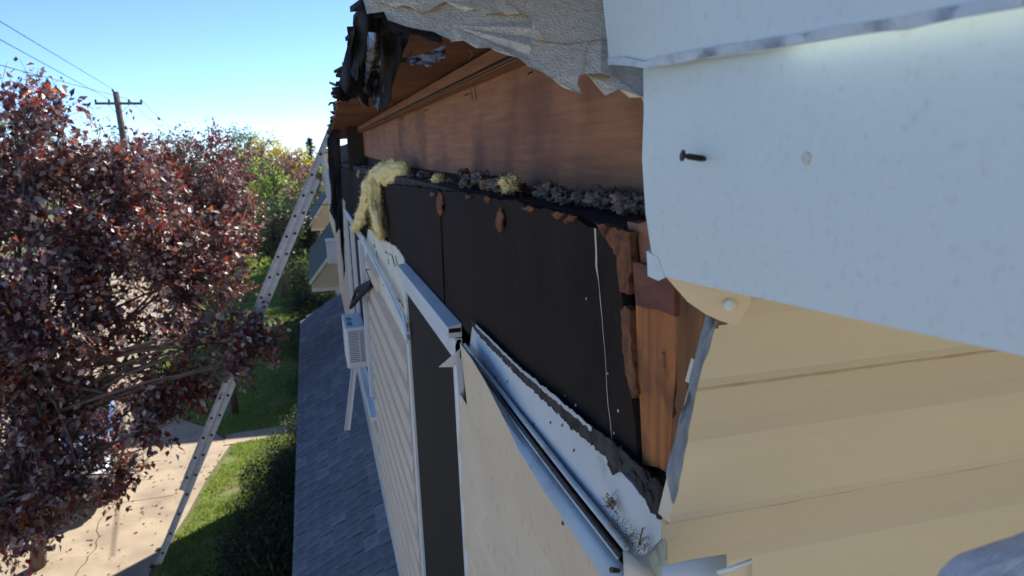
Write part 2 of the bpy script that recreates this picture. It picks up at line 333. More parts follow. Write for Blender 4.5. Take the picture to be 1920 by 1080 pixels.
tp = [  # (rail A, rail B, depth)
 ([(672, 18), (700, 18), (740, 36)], [(652, 130), (690, 178), (716, 205)], lambda x, y: .86+.0004*y, 'tar'),
 ([(735, 40), (752, 48), (768, 62)], [(708, 200), (722, 196), (738, 150)], lambda x, y: .83+.0005*y, 'tar'),
 ([(690, 60), (715, 62), (735, 70)], [(683, 168), (698, 190), (712, 212)], lambda x, y: .80+.0003*y, 'tarshine'),
 ([(716, 55), (728, 58), (745, 64)], [(712, 190), (722, 208), (733, 172)], lambda x, y: .79+.0003*y, 'tar'),
 ([(656, 60), (668, 50), (690, 55)], [(634, 160), (655, 178), (690, 200)], lambda x, y: 1.1, 'tar'),
 ([(648, 110), (660, 112), (680, 130)], [(630, 185), (646, 192), (672, 182)], lambda x, y: 1.5, 'tar'),
]
for i, (A, B, df, m) in enumerate(tp): ragsheet((A, B), df, 14, 16, .035, i+2, MT[m], 'tar_paper_strip', house, fr=22)
ragsheet(([(765, 108), (800, 100), (835, 84)], [(762, 120), (806, 122), (836, 112)]), lambda x, y: .93+.0006*(120-y), 20, 9, .012, 5, MT['skysheen'], 'membrane_patch', house, th=.001)
for q in [((772, 95), (765, 118)), ((880, 92), (886, 102), (878, 112))]:
    MB().tube([D(k, .9) for k in q], .001, 4).build('straw_fibre', MT['straw'], house)
for q in [((882, 160), (886, 188)), ((889, 162), (893, 186)), ((672, 182), (682, 202)), ((680, 102), (686, 126))]:
    MB().tube([D(k, 1.0) for k in q], .0008, 4).build('straw_fibre', MT['straw'], house)
# long tar strips at the far end of the opening
ragsheet(([(621, 232), (628, 228), (636, 225)], [(634, 388), (641, 470), (648, 520)]), lambda x, y: 7.6, 5, 18, .01, 12, MT['tar'], 'tar_paper_strip', house, fr=30)
ragsheet(([(612, 262), (619, 250), (626, 240)], [(622, 390), (630, 440), (638, 420)]), lambda x, y: 8.0, 5, 14, .01, 13, MT['tar'], 'tar_paper_strip', house, fr=30)
# drooping pale shingles over the broken end
def FD(x, y): return .655+.00062*(185-y)+.00002*(x-900)
def tab(px, m, lift=0.0, seed=0, seg=.010, amp=.0016):
    P = [D(q, FD(*q)-lift) for q in px]
    P = fl(P+[P[0]], seg, amp, seed)[:-1]
    n = ROT @ np.array([0, .35, -.9])
    return MB().prism(P, n*.014).build('shingle', m, house)
tab([(684, -60), (682, 8), (690, 26), (721, 24), (735, 38), (762, 50), (807, 61), (850, 76), (845, -60)], MT['shl2'], 0, 1)
tab([(843, -60), (846, 74), (895, 89), (936, 99), (992, 124), (1000, 80), (998, -60)], MT['shl2'], .001, 2)
tab([(996, -60), (999, 70), (990, 124), (1020, 138), (1044, 149), (1074, 170), (1090, 168), (1079, 143), (1100, 138), (1150, 150), (1150, -60)], MT['shl2'], .002, 3)
tab([(1098, 128), (1104, 146), (1120, 163), (1137, 174), (1160, 172), (1180, 178), (1212, 196), (1226, 150), (1220, 110), (1110, 100)], MT['shl2'], -.012, 4)
tab([(690, -70), (700, 2), (760, 10), (800, 22), (838, 4), (930, 30), (930, -70)], MT['shl'], .009, 5)
tab([(925, -70), (930, 26), (998, 30), (998, 76), (1060, 82), (1150, 74), (1150, -70)], MT['shl'], .010, 6)
tab([(676, -60), (674, 14), (684, 26), (722, 30), (744, 58), (770, 64), (830, 82), (830, 60), (740, 20), (720, -60)], MT['tar'], -.010, 7)
MB().box(-.02, .158, 6.6, 6.63, h-.16, h+ZD+.006).build('end_blocking', MT['core'], house)
# ---- fascia, drip edge, fixings
def fplane(px, dx=0.0):
    # fascia plane: from the broken end (x = -.095) to the near side, very slightly turned
    d = ray(px); n = np.array([1.0, .06, 0]); p0 = np.array([-.088+dx, -.10, h]); t = n.dot(p0-CAM)/n.dot(d); return CAM+t*d
fb = [(1206, 118), (1207, 300), (1211, 400), (1222, 470), (1240, 517), (1265, 524)]
pts = [fplane(q) for q in fb]
e0 = fplane((1920, 668)); e1 = fplane((1920, 12)); dirv = (e0-pts[-1]); ext = e0+dirv*.6; dirt = e1-pts[0]; ext1 = e1+dirt*.6
fas = MB().prism(fl(pts, .03, .0005, 2)+[e0, ext, ext1], (.0022, 0, 0)).build('fascia', MT['fascia'], house)
MB().prism([pts[-1]+np.array([.0025, 0, .001]), ext+np.array([.0025, 0, .001]), ext+np.array([.03, 0, .006]), pts[-1]+np.array([.03, 0, .006])], (0, 0, .0015)).build('fascia_return', MT['fascia'], house)
MB().box(-.06, .02, -2.6, -.13, h-.085, h+.045).build('subfascia_board', MT['ply'], house)
dp = [(1130, -60), (1132, 10), (1138, 70), (1142, 122), (1175, 121), (1212, 128), (1300, 112), (1500, 83), (1700, 52), (1920, 13)]
P = [fplane(q, -.016) for q in dp]; q1 = fplane((1920, -160), -.016); q0 = P[0]
ex = P[-1]+(P[-1]-P[-2])*1.6
MB().prism(fl(P, .03, .0006, 5)+[ex, ex+np.array([0, 0, .14]), q1, q0+np.array([0, 0, .02])], (.0018, 0, 0)).build('drip_edge', MT['fascia'], house)
low = [P[k]+np.array([-.0006, 0, 0]) for k in range(3, 10)]
MB().grid([fl(low, .02, .0005, 8), [p+np.array([0, 0, .006+.0015*noise.noise(Vector(p*40))]) for p in fl(low, .02, 0, 8)]], (-.0008, 0, 0)).build('dirt_line', mat('drip_grime', (.44, .52, .58), (.52, .62, .67), 60, rough=.9, c3=(.14, .17, .23), s3=45, lo3=.50, hi3=.75), house)
s0 = fplane((1322, 298)); s1 = fplane((1322, 298))+np.array([-.0165, .002, .003])
scr = MB().tube([s0+(s0-s1)*.3, s1], .0018, 8).build('screw', MT['steel'], fas)
for k in range(7):
    p = s0+(s1-s0)*(.12+.11*k); MB().tube([p, p+(s1-s0)*.05], .0026, 8).build('screw_thread', MT['steel'], fas)
hd = (s1-s0)/np.linalg.norm(s1-s0)
MB().tube([s1, s1+hd*.001, s1+hd*.0022, s1+hd*.003], [.0022, .0045, .0046, .003], 10).build('screw_head', MT['steel'], fas)
n0 = fplane((1513, 297)); MB().tube([n0+np.array([.001, 0, 0]), n0+np.array([-.0012, 0, 0]), n0+np.array([-.0016, 0, 0])], [.0042, .0040, .002], 12).build('nail_head', mat('painted_nail', (.55, .52, .46), rough=.5), fas)
# little folded lip at the end of the fascia and the vinyl soffit tab below it
lp = [fplane(q, .002) for q in [(1218, 468), (1220, 515), (1240, 524), (1252, 518), (1238, 480)]]
MB().prism(lp, (-.003, 0, -.001)).build('fascia_lip', MT['fascia'], house)
tb = [D(q, .66) for q in [(1248, 518), (1290, 520), (1405, 548), (1408, 566), (1384, 611), (1352, 602), (1325, 590), (1290, 566)]]
st = MB().prism(tb, ROT @ np.array([0, 0, -.0016])).build('soffit_tab', mat('cream_vinyl', (.78, .64, .45), (.72, .58, .40), 8, rough=.45), house)
q = D((1368, 572), .657); nv = ROT @ np.array([0, 0, 1.0])
MB().tube([q-nv*.003, q+nv*.0012, q+nv*.002], [.0052, .0050, .003], 12).build('nail_head', MT['white'], st)
MB().box(-.055, .9, -2.6, -.02, h-.092, h-.086).build('soffit', MT['trim'], house)
# ---- corner studs
def bx(px, x, th, m, name, seg=.03, amp=.0015, seed=0): return MB().prism(outline(px, x, seg, amp, seed), (th, 0, 0)).build(name, m, house)
bx([(1188, 498), (1262, 520), (1275, 560), (1254, 888), (1236, 880), (1205, 872)], .004, .035, MT['stud'], 'corner_stud', .04, .001, 3)
bx([(1186, 492), (1262, 512), (1264, 592), (1230, 580), (1192, 570)], -.004, .007, mat('shaded_stud_end', (.10, .036, .022), (.16, .06, .035), 12, stretch=(1, 1, 4), rough=.85, bump=.5), 'stud_top_shade', .02, .001, 4)  # dark slab paints the shade below the fascia onto the stud top
bx([(1262, 512), (1320, 560), (1312, 640), (1288, 740), (1262, 888), (1254, 888), (1270, 700)], .002, .02, MT['rot'], 'rotten_board', .012, .003, 5)
MB().tube([X((1247, 660), .0045), X((1248, 690), .0045)], [.004, .0035], 6).build('wood_knot', MT['rot'], house)
bx([(1176, 415), (1240, 418), (1240, 500), (1188, 492)], .012, .03, MT['ledger'], 'blocking', .03, .001, 6)
MB().box(.02, .10, .0, .03, h-1.4, h-.118).build('corner_post', MT['core'], house)
# torn corner trim (grey metal) along the edge of the end siding
rl = [(1323, 592), (1308, 652), (1295, 708), (1270, 797), (1251, 882), (1258, 932)]; rr_ = [(1344, 601), (1319, 683), (1307, 717), (1291, 803), (1267, 926), (1262, 945)]
ra = fl([D(q, .735) for q in rl], .012, .0012, 7); rb_ = fl([D(q, .700) for q in rr_], .012, .0008, 8); nq = 40
def resamp(P_, n):
    P_ = np.array(P_); d_ = np.r_[0, np.cumsum(np.linalg.norm(np.diff(P_, axis=0), axis=1))]; return [np.array([np.interp(t, d_, P_[:, k]) for k in range(3)]) for t in np.linspace(0, d_[-1], n)]
ra, rb_ = resamp(ra, nq), resamp(rb_, nq)
rm = [(a_+b_)/2+ROT @ np.array([0, 0, -.006+.004*noise.noise(Vector(a_*30))]) for a_, b_ in zip(ra, rb_)]
MB().grid([ra, rm, rb_], (.001, 0, 0)).build('corner_trim', MT['dirtytrim'], house)
bx([(1300, 560), (1345, 585), (1325, 640), (1300, 740), (1268, 900), (1250, 925), (1252, 880), (1280, 740)], .012, .02, MT['rot'], 'rotten_board', .012, .003, 15)
# ---- foam boards
def strip(top, bot, x, th, m, name, seg=.03, amp=.002, seed=0, parent=house):
    A = flat(fl([X(q, x) for q in top], seg, amp, seed), 0, x); B = flat([X(q, x) for q in bot], 0, x)
    return MB().prism(A+B[::-1], (th, 0, 0)).build(name, m, parent)
fm = strip([(886, 607), (940, 660), (1001, 722), (1060, 778), (1110, 822), (1141, 852), (1170, 890), (1200, 925), (1235, 955), (1262, 975)], [(880, 655), (974, 782), (1071, 905), (1173, 1034), (1230, 1100), (1262, 1100)], -.008, .006, MT['foam'], 'foam_board', .02, .0014, 2)
# ragged grimy top edge of the foam: rolled dirt
gt = [(885, 600), (930, 645), (975, 690), (1000, 712), (1070, 768), (1130, 812), (1180, 852), (1220, 892), (1256, 930)]
gb = [(887, 612), (905, 634), (963, 696), (1001, 732), (1055, 782), (1076, 803), (1120, 842), (1141, 860), (1150, 890), (1180, 885), (1205, 912), (1220, 950), (1230, 968), (1250, 975)]
ga = flat(fl([X(q, -.0105) for q in gt], .008, .0016, 4), 0, -.0105); gb_ = flat(fl([X(q, -.0105) for q in gb], .006, .0022, 5), 0, -.0105)
MB().prism(ga+gb_[::-1], (-.0025, 0, 0)).build('grime_layer', MT['grime'], fm)
gt2 = [(892, 607), (975, 688), (1060, 758), (1110, 800)]; gb2 = [(893, 612), (975, 694), (1060, 766), (1110, 808)]
MB().prism(flat(fl([X(q, -.014) for q in gt2], .01, .001, 6), 0, -.0138)+flat(fl([X(q, -.014) for q in gb2], .008, .0014, 7), 0, -.0138)[::-1], (-.0015, 0, 0)).build('grime_layer', MT['vinylback'], fm)
for i, (px, py, rr) in enumerate([(1190, 890, .010), (1205, 915, .012), (1222, 935, .011), (1238, 950, .010), (1165, 868, .007), (1212, 895, .010), (1236, 915, .012), (1143, 872, .005)]):
    vs_, fs_ = [], []
    bm = bmesh.new(); bmesh.ops.create_icosphere(bm, subdivisions=3, radius=1); c_ = X((px, py), -.012)
    vs_ = [c_+np.array(v.co)*rr*(1+.5*noise.noise(v.co*1.7+Vector((i*4, 0, 0)))+.3*noise.noise(v.co*5))*np.array([.45, 1.2, .9]) for v in bm.verts]; fs_ = [tuple(q.index for q in f_.verts) for f_ in bm.faces]; bm.free()
    MB().add(vs_, fs_).build('grime_clod', MT['grime'], fm, smooth=True)
for q in [(930, 705), (1001, 793), (1033, 790), (1055, 795), (1077, 842), (952, 713)]:
    p = X(q, -.0085); MB().tube([p, p+np.array([-.002, 0, -.004])], .0013, 5).build('staple', MT['steel'], fm)
strip([(690, 428), (722, 452), (742, 462), (757, 486), (762, 515)], [(686, 470), (700, 560), (745, 690), (768, 720)], -.006, .006, MT['foamcream'], 'foam_board', .05, .004, 9)
for px in [((700, 450), (706, 470), (711, 500), (722, 520)), ((722, 470), (735, 480), (742, 500)), ((712, 510), (735, 545), (756, 575)), ((718, 528), (742, 566), (758, 590)), ((742, 480), (746, 500)), ((728, 486), (729, 496))]:
    MB().tube(fl([X(q, -.0075) for q in px], .04, .004, 3), .0025, 4).build('crack', MT['grime'], house)
# ---- track / channel under the foam and the peeled top plank
tr = [X(q, -.020) for q in [(872, 646), (974, 778), (1071, 901), (1176, 1030)]]
MB().tube(tr, .0048, 10).build('channel_bead', MT['vinylback'], house, smooth=True)
tr2 = [p+np.array([-.009, 0, -.007]) for p in tr]
MB().tube(tr2, .0030, 8).build('channel_bead', MT['steel'], house, smooth=True)
tr3 = [p+np.array([-.013, 0, -.0105]) for p in tr]
MB().tube(tr3, .0022, 8).build('channel_bead', MT['vinylback'], house, smooth=True)
bt = [X(q, -.052) for q in [(862, 642), (884, 672), (910, 716), (945, 785), (974, 846), (1028, 932), (1075, 1000), (1119, 1066), (1150, 1112)]]
iv = [np.array([np.interp(p[1], [t[1] for t in tr3[::-1]], [t[k] for t in tr3[::-1]]) if k != 1 else p[1] for k in range(3)]) for p in bt]
MB().grid([bt, [(a_*.5+b_*.5)+np.array([.002, 0, -.004]) for a_, b_ in zip(bt, iv)], iv], (0, 0, -.0015)).build('plank_flange', MT['vinylback'], house, smooth=True)
ZP = X((880, 798), -.036)[2]
lowp = [np.array([-.0385, p[1], ZP]) for p in bt]
mid = [np.array([-.0445, p[1], (p[2]*.5+ZP*.5)]) for p in bt]
MB().grid([bt, mid, lowp], (.0015, 0, 0)).build('peeled_plank', MT['peel'], house)
for q in [(1068, 982), (1160, 1070)]:
    p = X(q, -.04); MB().tube([p, p+np.array([-.012, -.004, .006])], [.003, .004], 7).build('rusty_nail', MT['steel'], house)
# ---- front siding, plank by plank
EXP = .155
def lap(y0, y1, z, m, name='siding_plank', x=-.022, top=None, flatp=False):
    # one clapboard: butt edge proud at the bottom, tucked under at the top
    prof = [(x+.0165, z+EXP+.012), (x+.0155, z+EXP*.82), (x+.011, z+EXP*.74), (x+.000, z+EXP*.60), (x-.006, z+EXP*.50), (x-.009, z+EXP*.40), (x-.011, z+EXP*.12), (x-.0135, z+.004), (x-.012, z), (x+.004, z-.001), (x+.016, z)]
    if flatp: prof = [(x+.004, z+EXP+.012), (x-.003, z+EXP*.5), (x-.0085, z+EXP*.12), (x-.0115, z+.004), (x-.010, z), (x+.004, z-.001), (x+.016, z)]
    pts0 = [(a_, y0, b_) for a_, b_ in prof]
    mb = MB().prism(pts0, (0, y1-y0, 0))
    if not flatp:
        for q in (2, 3, 4, 5): mb.m[q] = 1  # cove faces get a darker vinyl that paints in the lap shading
    mb.build(name, [m, MT['sidingfshade']], house)
WY0, WY1 = X((868, 640))[1], X((764, 508))[1]            # near window
WZ1, WZ0 = X((868, 640))[2]+.01, X((793, 1056))[2]
def ztop(y): return float(np.interp(y, [WY1, X((690, 456))[1], YL], [X((765, 618))[2], X((690, 456))[2], X((690, 456))[2]+.02]))
z = ZP-EXP+.004
k = 0
while z > h-3.35:
    lap(.0, WY0-.006, z, MT['peel'], flatp=True); z -= EXP
    k += 1
Y2a, Y2b = X((688, 452))[1], X((650, 400))[1]             # far window
z = h-.70-EXP*.2
topz = z
while z > h-3.35:
    yb = Y2a-.04
    y0 = WY1+.028
    # the torn top edge: planks above the diagonal start farther along the wall
    if z+EXP > ztop(WY1): y0 = WY1+.028+max(0, (z+EXP-ztop(WY1))/(ztop(Y2a)-ztop(WY1)+1e-6))*(Y2a-WY1)*.9
    if y0 < yb-.1: lap(y0, yb, z, MT['siding_f'])
    if z+EXP < WZ0-.06: pass
    lap(Y2b+.05, YL, z, MT['siding_f'])
    z -= EXP
z = h-.845-EXP*6
zz = z
while zz > h-3.35:
    if zz+EXP < WZ0-.07: lap(WY0-.02, WY1+.02, zz, MT['siding_f'])
    if zz+EXP < h-2.15: lap(Y2a-.03, Y2b+.03, zz, MT['siding_f'])
    zz -= EXP
# white diagonal trim along the torn edge
ta = [X(q, -.035) for q in [(682, 452), (694, 478), (712, 510), (735, 556), (757, 606), (765, 640)]]
for o_, r_ in (((0, 0, 0), .011), ((0, 0, .035), .006)):
    MB().tube([p+np.array(o_) for p in ta], r_, 6).build('torn_trim', MT['white'], house)
# ---- windows
def window(y0, y1, z0, z1, deep, name_slot):
    wn = MB().box(-.012, -.004, y0+.02, y1-.02, z0+.02, z1-.02).build('window', MT['screen'], house)
    fw = .042
    for (a0, a1, b0, b1) in ((y0, y0+fw, z0, z1), (y1-fw, y1, z0, z1)): MB().box(-.026, -.001, a0, a1, b0, b1).build('frame_jamb', MT['white'], wn, bevel=.004)
    MB().box(-.024, -.001, y0+fw+.001, y1-fw-.001, z0, z0+fw).build('frame_sill', MT['white'], wn, bevel=.004)
    MB().prism([(-.028, y0, z1-fw*1.5), (-.028, y0, z1-fw*.6), (-.018, y0, z1), (-.001, y0, z1), (-.001, y0, z1-fw*1.5)], (0, y1-y0, 0)).build('frame_head', MT['white'], wn, bevel=.003)
    MB().box(-.075, -.001, y0-.03, y1+.03, z0-.035, z0-.003).build('window_sill', MT['white'], wn, bevel=.004)
    if deep:
        MB().prism([(-.044, y0-.005, z1+.004), (-.044, y0-.005, z1+.036), (-.002, y0-.005, z1+.044), (-.002, y0-.005, z1+.004)], (0, y1-y0+.01, 0)).build('head_cap', MT['white'], wn, bevel=.002)
        MB().box(-.040, -.006, y0-.0075, y0-.0055, z1+.020, z1+.032).build('cap_slot', MT['black'], wn)
    return wn
window(WY0, WY1, WZ0, WZ1, True, 0)
w2 = window(Y2a, Y2b, h-2.1, X((690, 450))[2], False, 1)
ym = (Y2a+Y2b)/2
for yy in (Y2a+.35, ym, Y2b-.4):
    MB().box(-.05, -.002, yy-.03, yy+.03, h-2.05, X((690, 450))[2]-.05).build('mullion', MT['white'], w2, bevel=.004)
# bent shard of trim beside the near window
a = X((862, 655), -.05)
MB().prism([a, a+np.array([-.06, -.02, -.035]), a+np.array([-.02, -.0, -.045]), a+np.array([0, 0, -.03])], (0, .002, 0)).build('trim_shard', MT['white'], house)
# ---- end wall siding
EW = .150
zt = D((1310, 713), 1)[2]
zref = on((1314, 713), 1, 0)[2]
TE = sorted([on(q, 1, -.018) for q in [(1372, 540), (1342, 601), (1317, 683), (1305, 717), (1289, 803), (1265, 926), (1250, 985), (1245, 1062)]], key=lambda p: p[2]); TEZ = [p[2] for p in TE]; TEX = [p[0] for p in TE]
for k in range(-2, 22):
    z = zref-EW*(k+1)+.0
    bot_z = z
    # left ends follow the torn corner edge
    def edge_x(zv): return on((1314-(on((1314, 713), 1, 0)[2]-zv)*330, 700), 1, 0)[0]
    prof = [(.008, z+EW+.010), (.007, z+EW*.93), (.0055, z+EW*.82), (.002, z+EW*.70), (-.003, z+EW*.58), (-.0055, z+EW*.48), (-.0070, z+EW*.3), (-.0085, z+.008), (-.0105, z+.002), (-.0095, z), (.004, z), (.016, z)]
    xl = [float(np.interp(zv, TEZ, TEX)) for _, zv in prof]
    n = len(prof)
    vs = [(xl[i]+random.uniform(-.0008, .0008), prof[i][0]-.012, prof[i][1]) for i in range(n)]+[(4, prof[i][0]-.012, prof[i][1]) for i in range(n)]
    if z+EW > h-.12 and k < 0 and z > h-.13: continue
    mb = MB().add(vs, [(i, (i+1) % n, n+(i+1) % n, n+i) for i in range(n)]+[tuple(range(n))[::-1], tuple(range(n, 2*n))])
    for q in (0, 1, 2, 3): mb.m[q] = 1  # recessed faces use a darker tone, lap shade put into the colour
    mb.build('end_siding_plank', [MT['siding'], MT['sidingshade']], house)
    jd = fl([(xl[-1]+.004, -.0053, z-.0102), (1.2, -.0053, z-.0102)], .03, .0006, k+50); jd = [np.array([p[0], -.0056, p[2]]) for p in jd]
    MB().prism([(xl[-1]+.004, -.0056, z-.001), (1.2, -.0056, z-.001)]+jd[::-1], (0, .002, 0)).build('joint_shade_dirt', MT['jointshade_dirt'], house)  # thin strip paints the butt's shadow line, together with joint dirt
# loose channel pieces at the foot of the corner
def dsheet(rows, m, name, th=.0015, smooth=True): return MB().grid([[D(q[:2], q[2]) for q in r] for r in rows], ROT @ np.array([0, 0, -th])).build(name, m, house, smooth=smooth)
dsheet([[(1170, 1032, .80), (1190, 1042, .79), (1210, 1040, .80), (1232, 1020, .82), (1250, 1000, .83)], [(1176, 1070, .79), (1200, 1075, .775), (1222, 1075, .78), (1240, 1060, .80), (1252, 1050, .82)], [(1180, 1140, .79), (1205, 1150, .775), (1225, 1150, .78), (1242, 1140, .80), (1252, 1130, .82)]], MT['vinylback'], 'corner_channel')
dsheet([[(1168, 1030, .775), (1210, 1062, .765), (1255, 1096, .76)], [(1172, 1120, .775), (1210, 1125, .765), (1260, 1130, .76)]], MT['siding_f'], 'channel_face')
dsheet([[(1240, 1063, .735), (1300, 1050, .73), (1362, 1040, .725)], [(1245, 1130, .735), (1300, 1130, .73), (1366, 1130, .725)]], MT['foam'], 'channel_face')
dsheet([[(1345, 1072, .70), (1372, 1064, .695), (1408, 1052, .69)], [(1350, 1082, .70), (1376, 1074, .695), (1410, 1056, .69)], [(1350, 1140, .70), (1376, 1140, .695), (1412, 1140, .69)]], MT['siding'], 'channel_face')
MB().tube([D((1345, 1074), .70), D((1374, 1065), .695), D((1410, 1051), .69)], .0022, 8).build('channel_bead', MT['white'], house, smooth=True)
# ---- pent roof below the windows
JZ = Z((763, 1080), 0)  # dummy
jz = -2.78
xj = 0.0
pe = [Z((553, 1080), -3.24), Z((575, 640), -3.24)]
def eave_x(y): return float(np.interp(y, [pe[0][1], pe[1][1]], [pe[0][0], pe[1][0]], ))
PY0, PY1 = 1.0, X((637, 528), .0)[1] if X((637, 528), 0)[1] < 16 else 12.0
PY1 = min(PY1, 12.6)
PSH = .040; jz -= PSH*3.0
z00 = PSH*(PY0-4)
prf = MB().prism([(.0, PY0, h+jz-.02-.0), (eave_x(6)+.01, PY0, h-3.26-PSH*3), (eave_x(6)+.01, PY0, h-3.40-PSH*3), (.0, PY0, h-3.40-PSH*3)], (0, PY1-PY0, PSH*(PY1-PY0))).build('pent_roof', MT['tar'], house)
EX = eave_x(6)-.012
rowsN = 7; sl_ = math.hypot(-EX, -3.24-PSH*3-jz); ang = math.atan2(jz+3.24+PSH*3, -EX)
us = np.array([math.cos(ang), 0, math.sin(ang)]); nn = np.array([-math.sin(ang), 0, math.cos(ang)])
shm = []
for wd in (.14, .17, .20, .24):
    for mi in range(4):
        o3 = [np.array([0, 0, 0])+nn*.012, np.array([0, wd, 0])+nn*.012, np.array([0, wd, 0])+us*(sl_/rowsN*1.35)+nn*.002, us*(sl_/rowsN*1.35)+nn*.002]
        o3[0] = o3[0]+nn*.006; o3[1] = o3[1]+nn*.006
        shm.append(MB().prism(o3, nn*-.006).mesh('shingle', SHG[mi]))
cells = []
for r in range(rowsN):
    y = 2.2-(r*.09 % .17)
    while y < PY1:
        wi = random.randrange(4); wd = (.14, .17, .20, .24)[wi]
        cells.append((y, r, wi)); y += wd+.003
cells.sort()
rest = MB()
nsh = 0
for y, r, wi in cells:
    mi = random.choice((0, 0, 1, 2, 2, 3)); org = np.array([EX, y, h-3.24-PSH*3.0+PSH*(y-PY0)])+us*(sl_/rowsN*r)+nn*(.004+random.uniform(0, .002))
    if y > 3.0 and nsh < 300:
        link('shingle', shm[wi*4+mi], prf, loc=org); nsh += 1
    else:
        wd = (.14, .17, .20, .24)[wi]
        o3 = [org+nn*.012, org+np.array([0, wd, 0])+nn*.012, org+np.array([0, wd, 0])+us*(sl_/rowsN*1.35)+nn*.002, org+us*(sl_/rowsN*1.35)+nn*.002]
        rest.prism(o3, nn*-.006, mi)
rest.build('shingle_courses', SHG, prf, kind='stuff')
MB().prism([(-.038, PY0, h+jz+.01), (-.030, PY0, h+jz+.01), (-.030, PY0, h+jz+.06), (-.038, PY0, h+jz+.06)], (0, PY1-PY0, PSH*(PY1-PY0))).build('flashing', MT['white'], house)
MB().prism([(EX-.006, PY0, h-3.37-PSH*3), (EX+.012, PY0, h-3.37-PSH*3), (EX+.012, PY0, h-3.262-PSH*3), (EX-.006, PY0, h-3.262-PSH*3)], (0, PY1-PY0, PSH*(PY1-PY0))).build('pent_fascia', MT['white'], house)
# far corner board
MB().box(-.04, .02, YL, YL+.06, h-3.0, h-.2).build('corner_board', MT['trim'], house)

# ================================================================== loose things on and in the wall
def blob(c, r, seed, n=2, amp=.35, fr=3.0, sc=(1, 1, 1)):
    bm = bmesh.new(); bmesh.ops.create_icosphere(bm, subdivisions=n+1, radius=1)
    vs = []
    for v in bm.verts:
        k = 1+amp*noise.noise(v.co*fr*.5+Vector((seed*7.3, 0, 0)))+amp*.5*noise.noise(v.co*fr*1.7+Vector((0, seed*3.3, 0)))
        vs.append(np.array(c)+np.array(v.co)*k*r*np.array(sc))
    fs = [tuple(q.index for q in f_.verts) for f_ in bm.faces]; bm.free()
    return vs, fs
def hairs(mb, pts, n, ln, rad, seed, up=0):
    r = np.random.default_rng(seed); k = len(pts)
    for i in range(n):
        p = np.array(pts[r.integers(k)]); d = r.normal(0, 1, 3); d[2] += up; d /= np.linalg.norm(d); l_ = ln*r.uniform(.4, 1)
        e = r.normal(0, .25, 3)
        mb.tube([p, p+d*l_*.5+e*l_*.2, p+d*l_+e*l_*.6], rad, 3, cap=False)
# the yellow batt that hangs out over the sheathing
ins = thing('insulation_batt', tuple(X((715, 400), -.03)), 'torn yellow fibreglass batt hanging out of the eave over the dark sheathing', 'insulation')
def strand(px, rads, x, seed, name, flatn=.6):
    P = [X(q, x_) for q, x_ in zip(px, x)]
    Q = []; Rr = []
    for i in range(len(P)-1):
        for j in range(16):
            t = j/16; Q.append(P[i]*(1-t)+P[i+1]*t); Rr.append(rads[i]*(1-t)+rads[i+1]*t)
    Q.append(P[-1]); Rr.append(rads[-1])
    mb = MB(); n = 44
    vs = []
    for i, p in enumerate(Q):
        t = Q[min(i+1, len(Q)-1)]-Q[max(0, i-1)]; t /= np.linalg.norm(t); u = np.array([1., 0, 0]); u = u-u.dot(t)*t; u /= np.linalg.norm(u); q = np.cross(t, u)
        for j in range(n):
            a_ = 2*math.pi*j/n; dv = math.cos(a_)*u*flatn+math.sin(a_)*q
            g = noise.noise(Vector(p*9)+Vector(dv)*1.6+Vector((seed*5, 0, 0))); g2 = noise.noise(Vector(p*5)+Vector(dv)*6+Vector((0, seed*5, 0)))
            g3 = noise.noise(Vector(p*40)+Vector(dv)*9); vs.append(p+dv*Rr[i]*(1+.5*g+.25*g2+.12*g3))
    fs = [(i*n+j, i*n+(j+1) % n, (i+1)*n+(j+1) % n, (i+1)*n+j) for i in range(len(Q)-1) for j in range(n)]+[tuple(range(n)), tuple(range((len(Q)-1)*n, len(Q)*n))]
    mb.add(vs, fs); mb.build(name, MT['yellow'], ins, smooth=True)
    hb = MB(); hairs(hb, vs, 2200, .030, .0006, seed); hb.build('fibres', MT['yellow'], ins, kind='stuff')
strand([(762, 326), (735, 322), (708, 330), (690, 352), (684, 385), (676, 412), (662, 430)], [.045, .06, .055, .05, .05, .06, .035], [.06, .02, -.02, -.045, -.05, -.05, -.055], 1, 'batt_strand')
strand([(712, 332), (702, 352), (704, 385), (710, 420), (714, 446)], [.04, .055, .05, .052, .03], [-.01, -.045, -.05, -.05, -.04], 2, 'batt_strand')
# dirty wool crumbs lying along the top plate
wl = MB(); allv = []
for i in range(46):
    t = i/45
    if i % 7 in (3, 6) or i in (22, 23, 30, 31, 38): continue
    px = 752+t*480; py = 326+t*62+random.uniform(-8, 6)-(10 if i in (10, 11, 14, 15) else 0)
    r_ = random.uniform(.004, .019)*(1.8-1.0*t)
    vs, fs = blob(X((px, py), random.uniform(.045, .10)), r_, i, 3, .9, 4.5, (1.2, 1.9, .8)); wl.add(vs, fs); allv += vs
hairs(wl, allv, 2600, .012, .0005, 4)
wo_ = wl.build('loose_wool', MT['wool'], smooth=True); kind(wo_, 'stuff'); wo_['label'] = 'dirty grey wool lying in a row along the top plate'
for (px, py, x, rr, nm, lab, m, sd) in [
  ((955), 346, .05, .020, 'insulation_tuft', 'small round yellow fibreglass tuft on the grey wool at the plywood foot', 'yellow', 3),
  ((822), 336, .05, .020, 'insulation_tuft', 'pale yellow tuft poking from the grey wool beside the hanging batt', 'yellow', 5)]:
    o = thing(nm, tuple(X((px, py), x)), lab, 'insulation', 'fibreglass tufts on the top plate')
    vs, fs = blob(X((px, py), x), rr, sd, 3, .5, 4, (1, 1.5, .85)); MB().add(vs, fs).build('tuft', MT[m], o, smooth=True)
    hb = MB(); hairs(hb, vs, 500, .012, .0005, sd); hb.build('fibres', MT[m], o, kind='stuff')
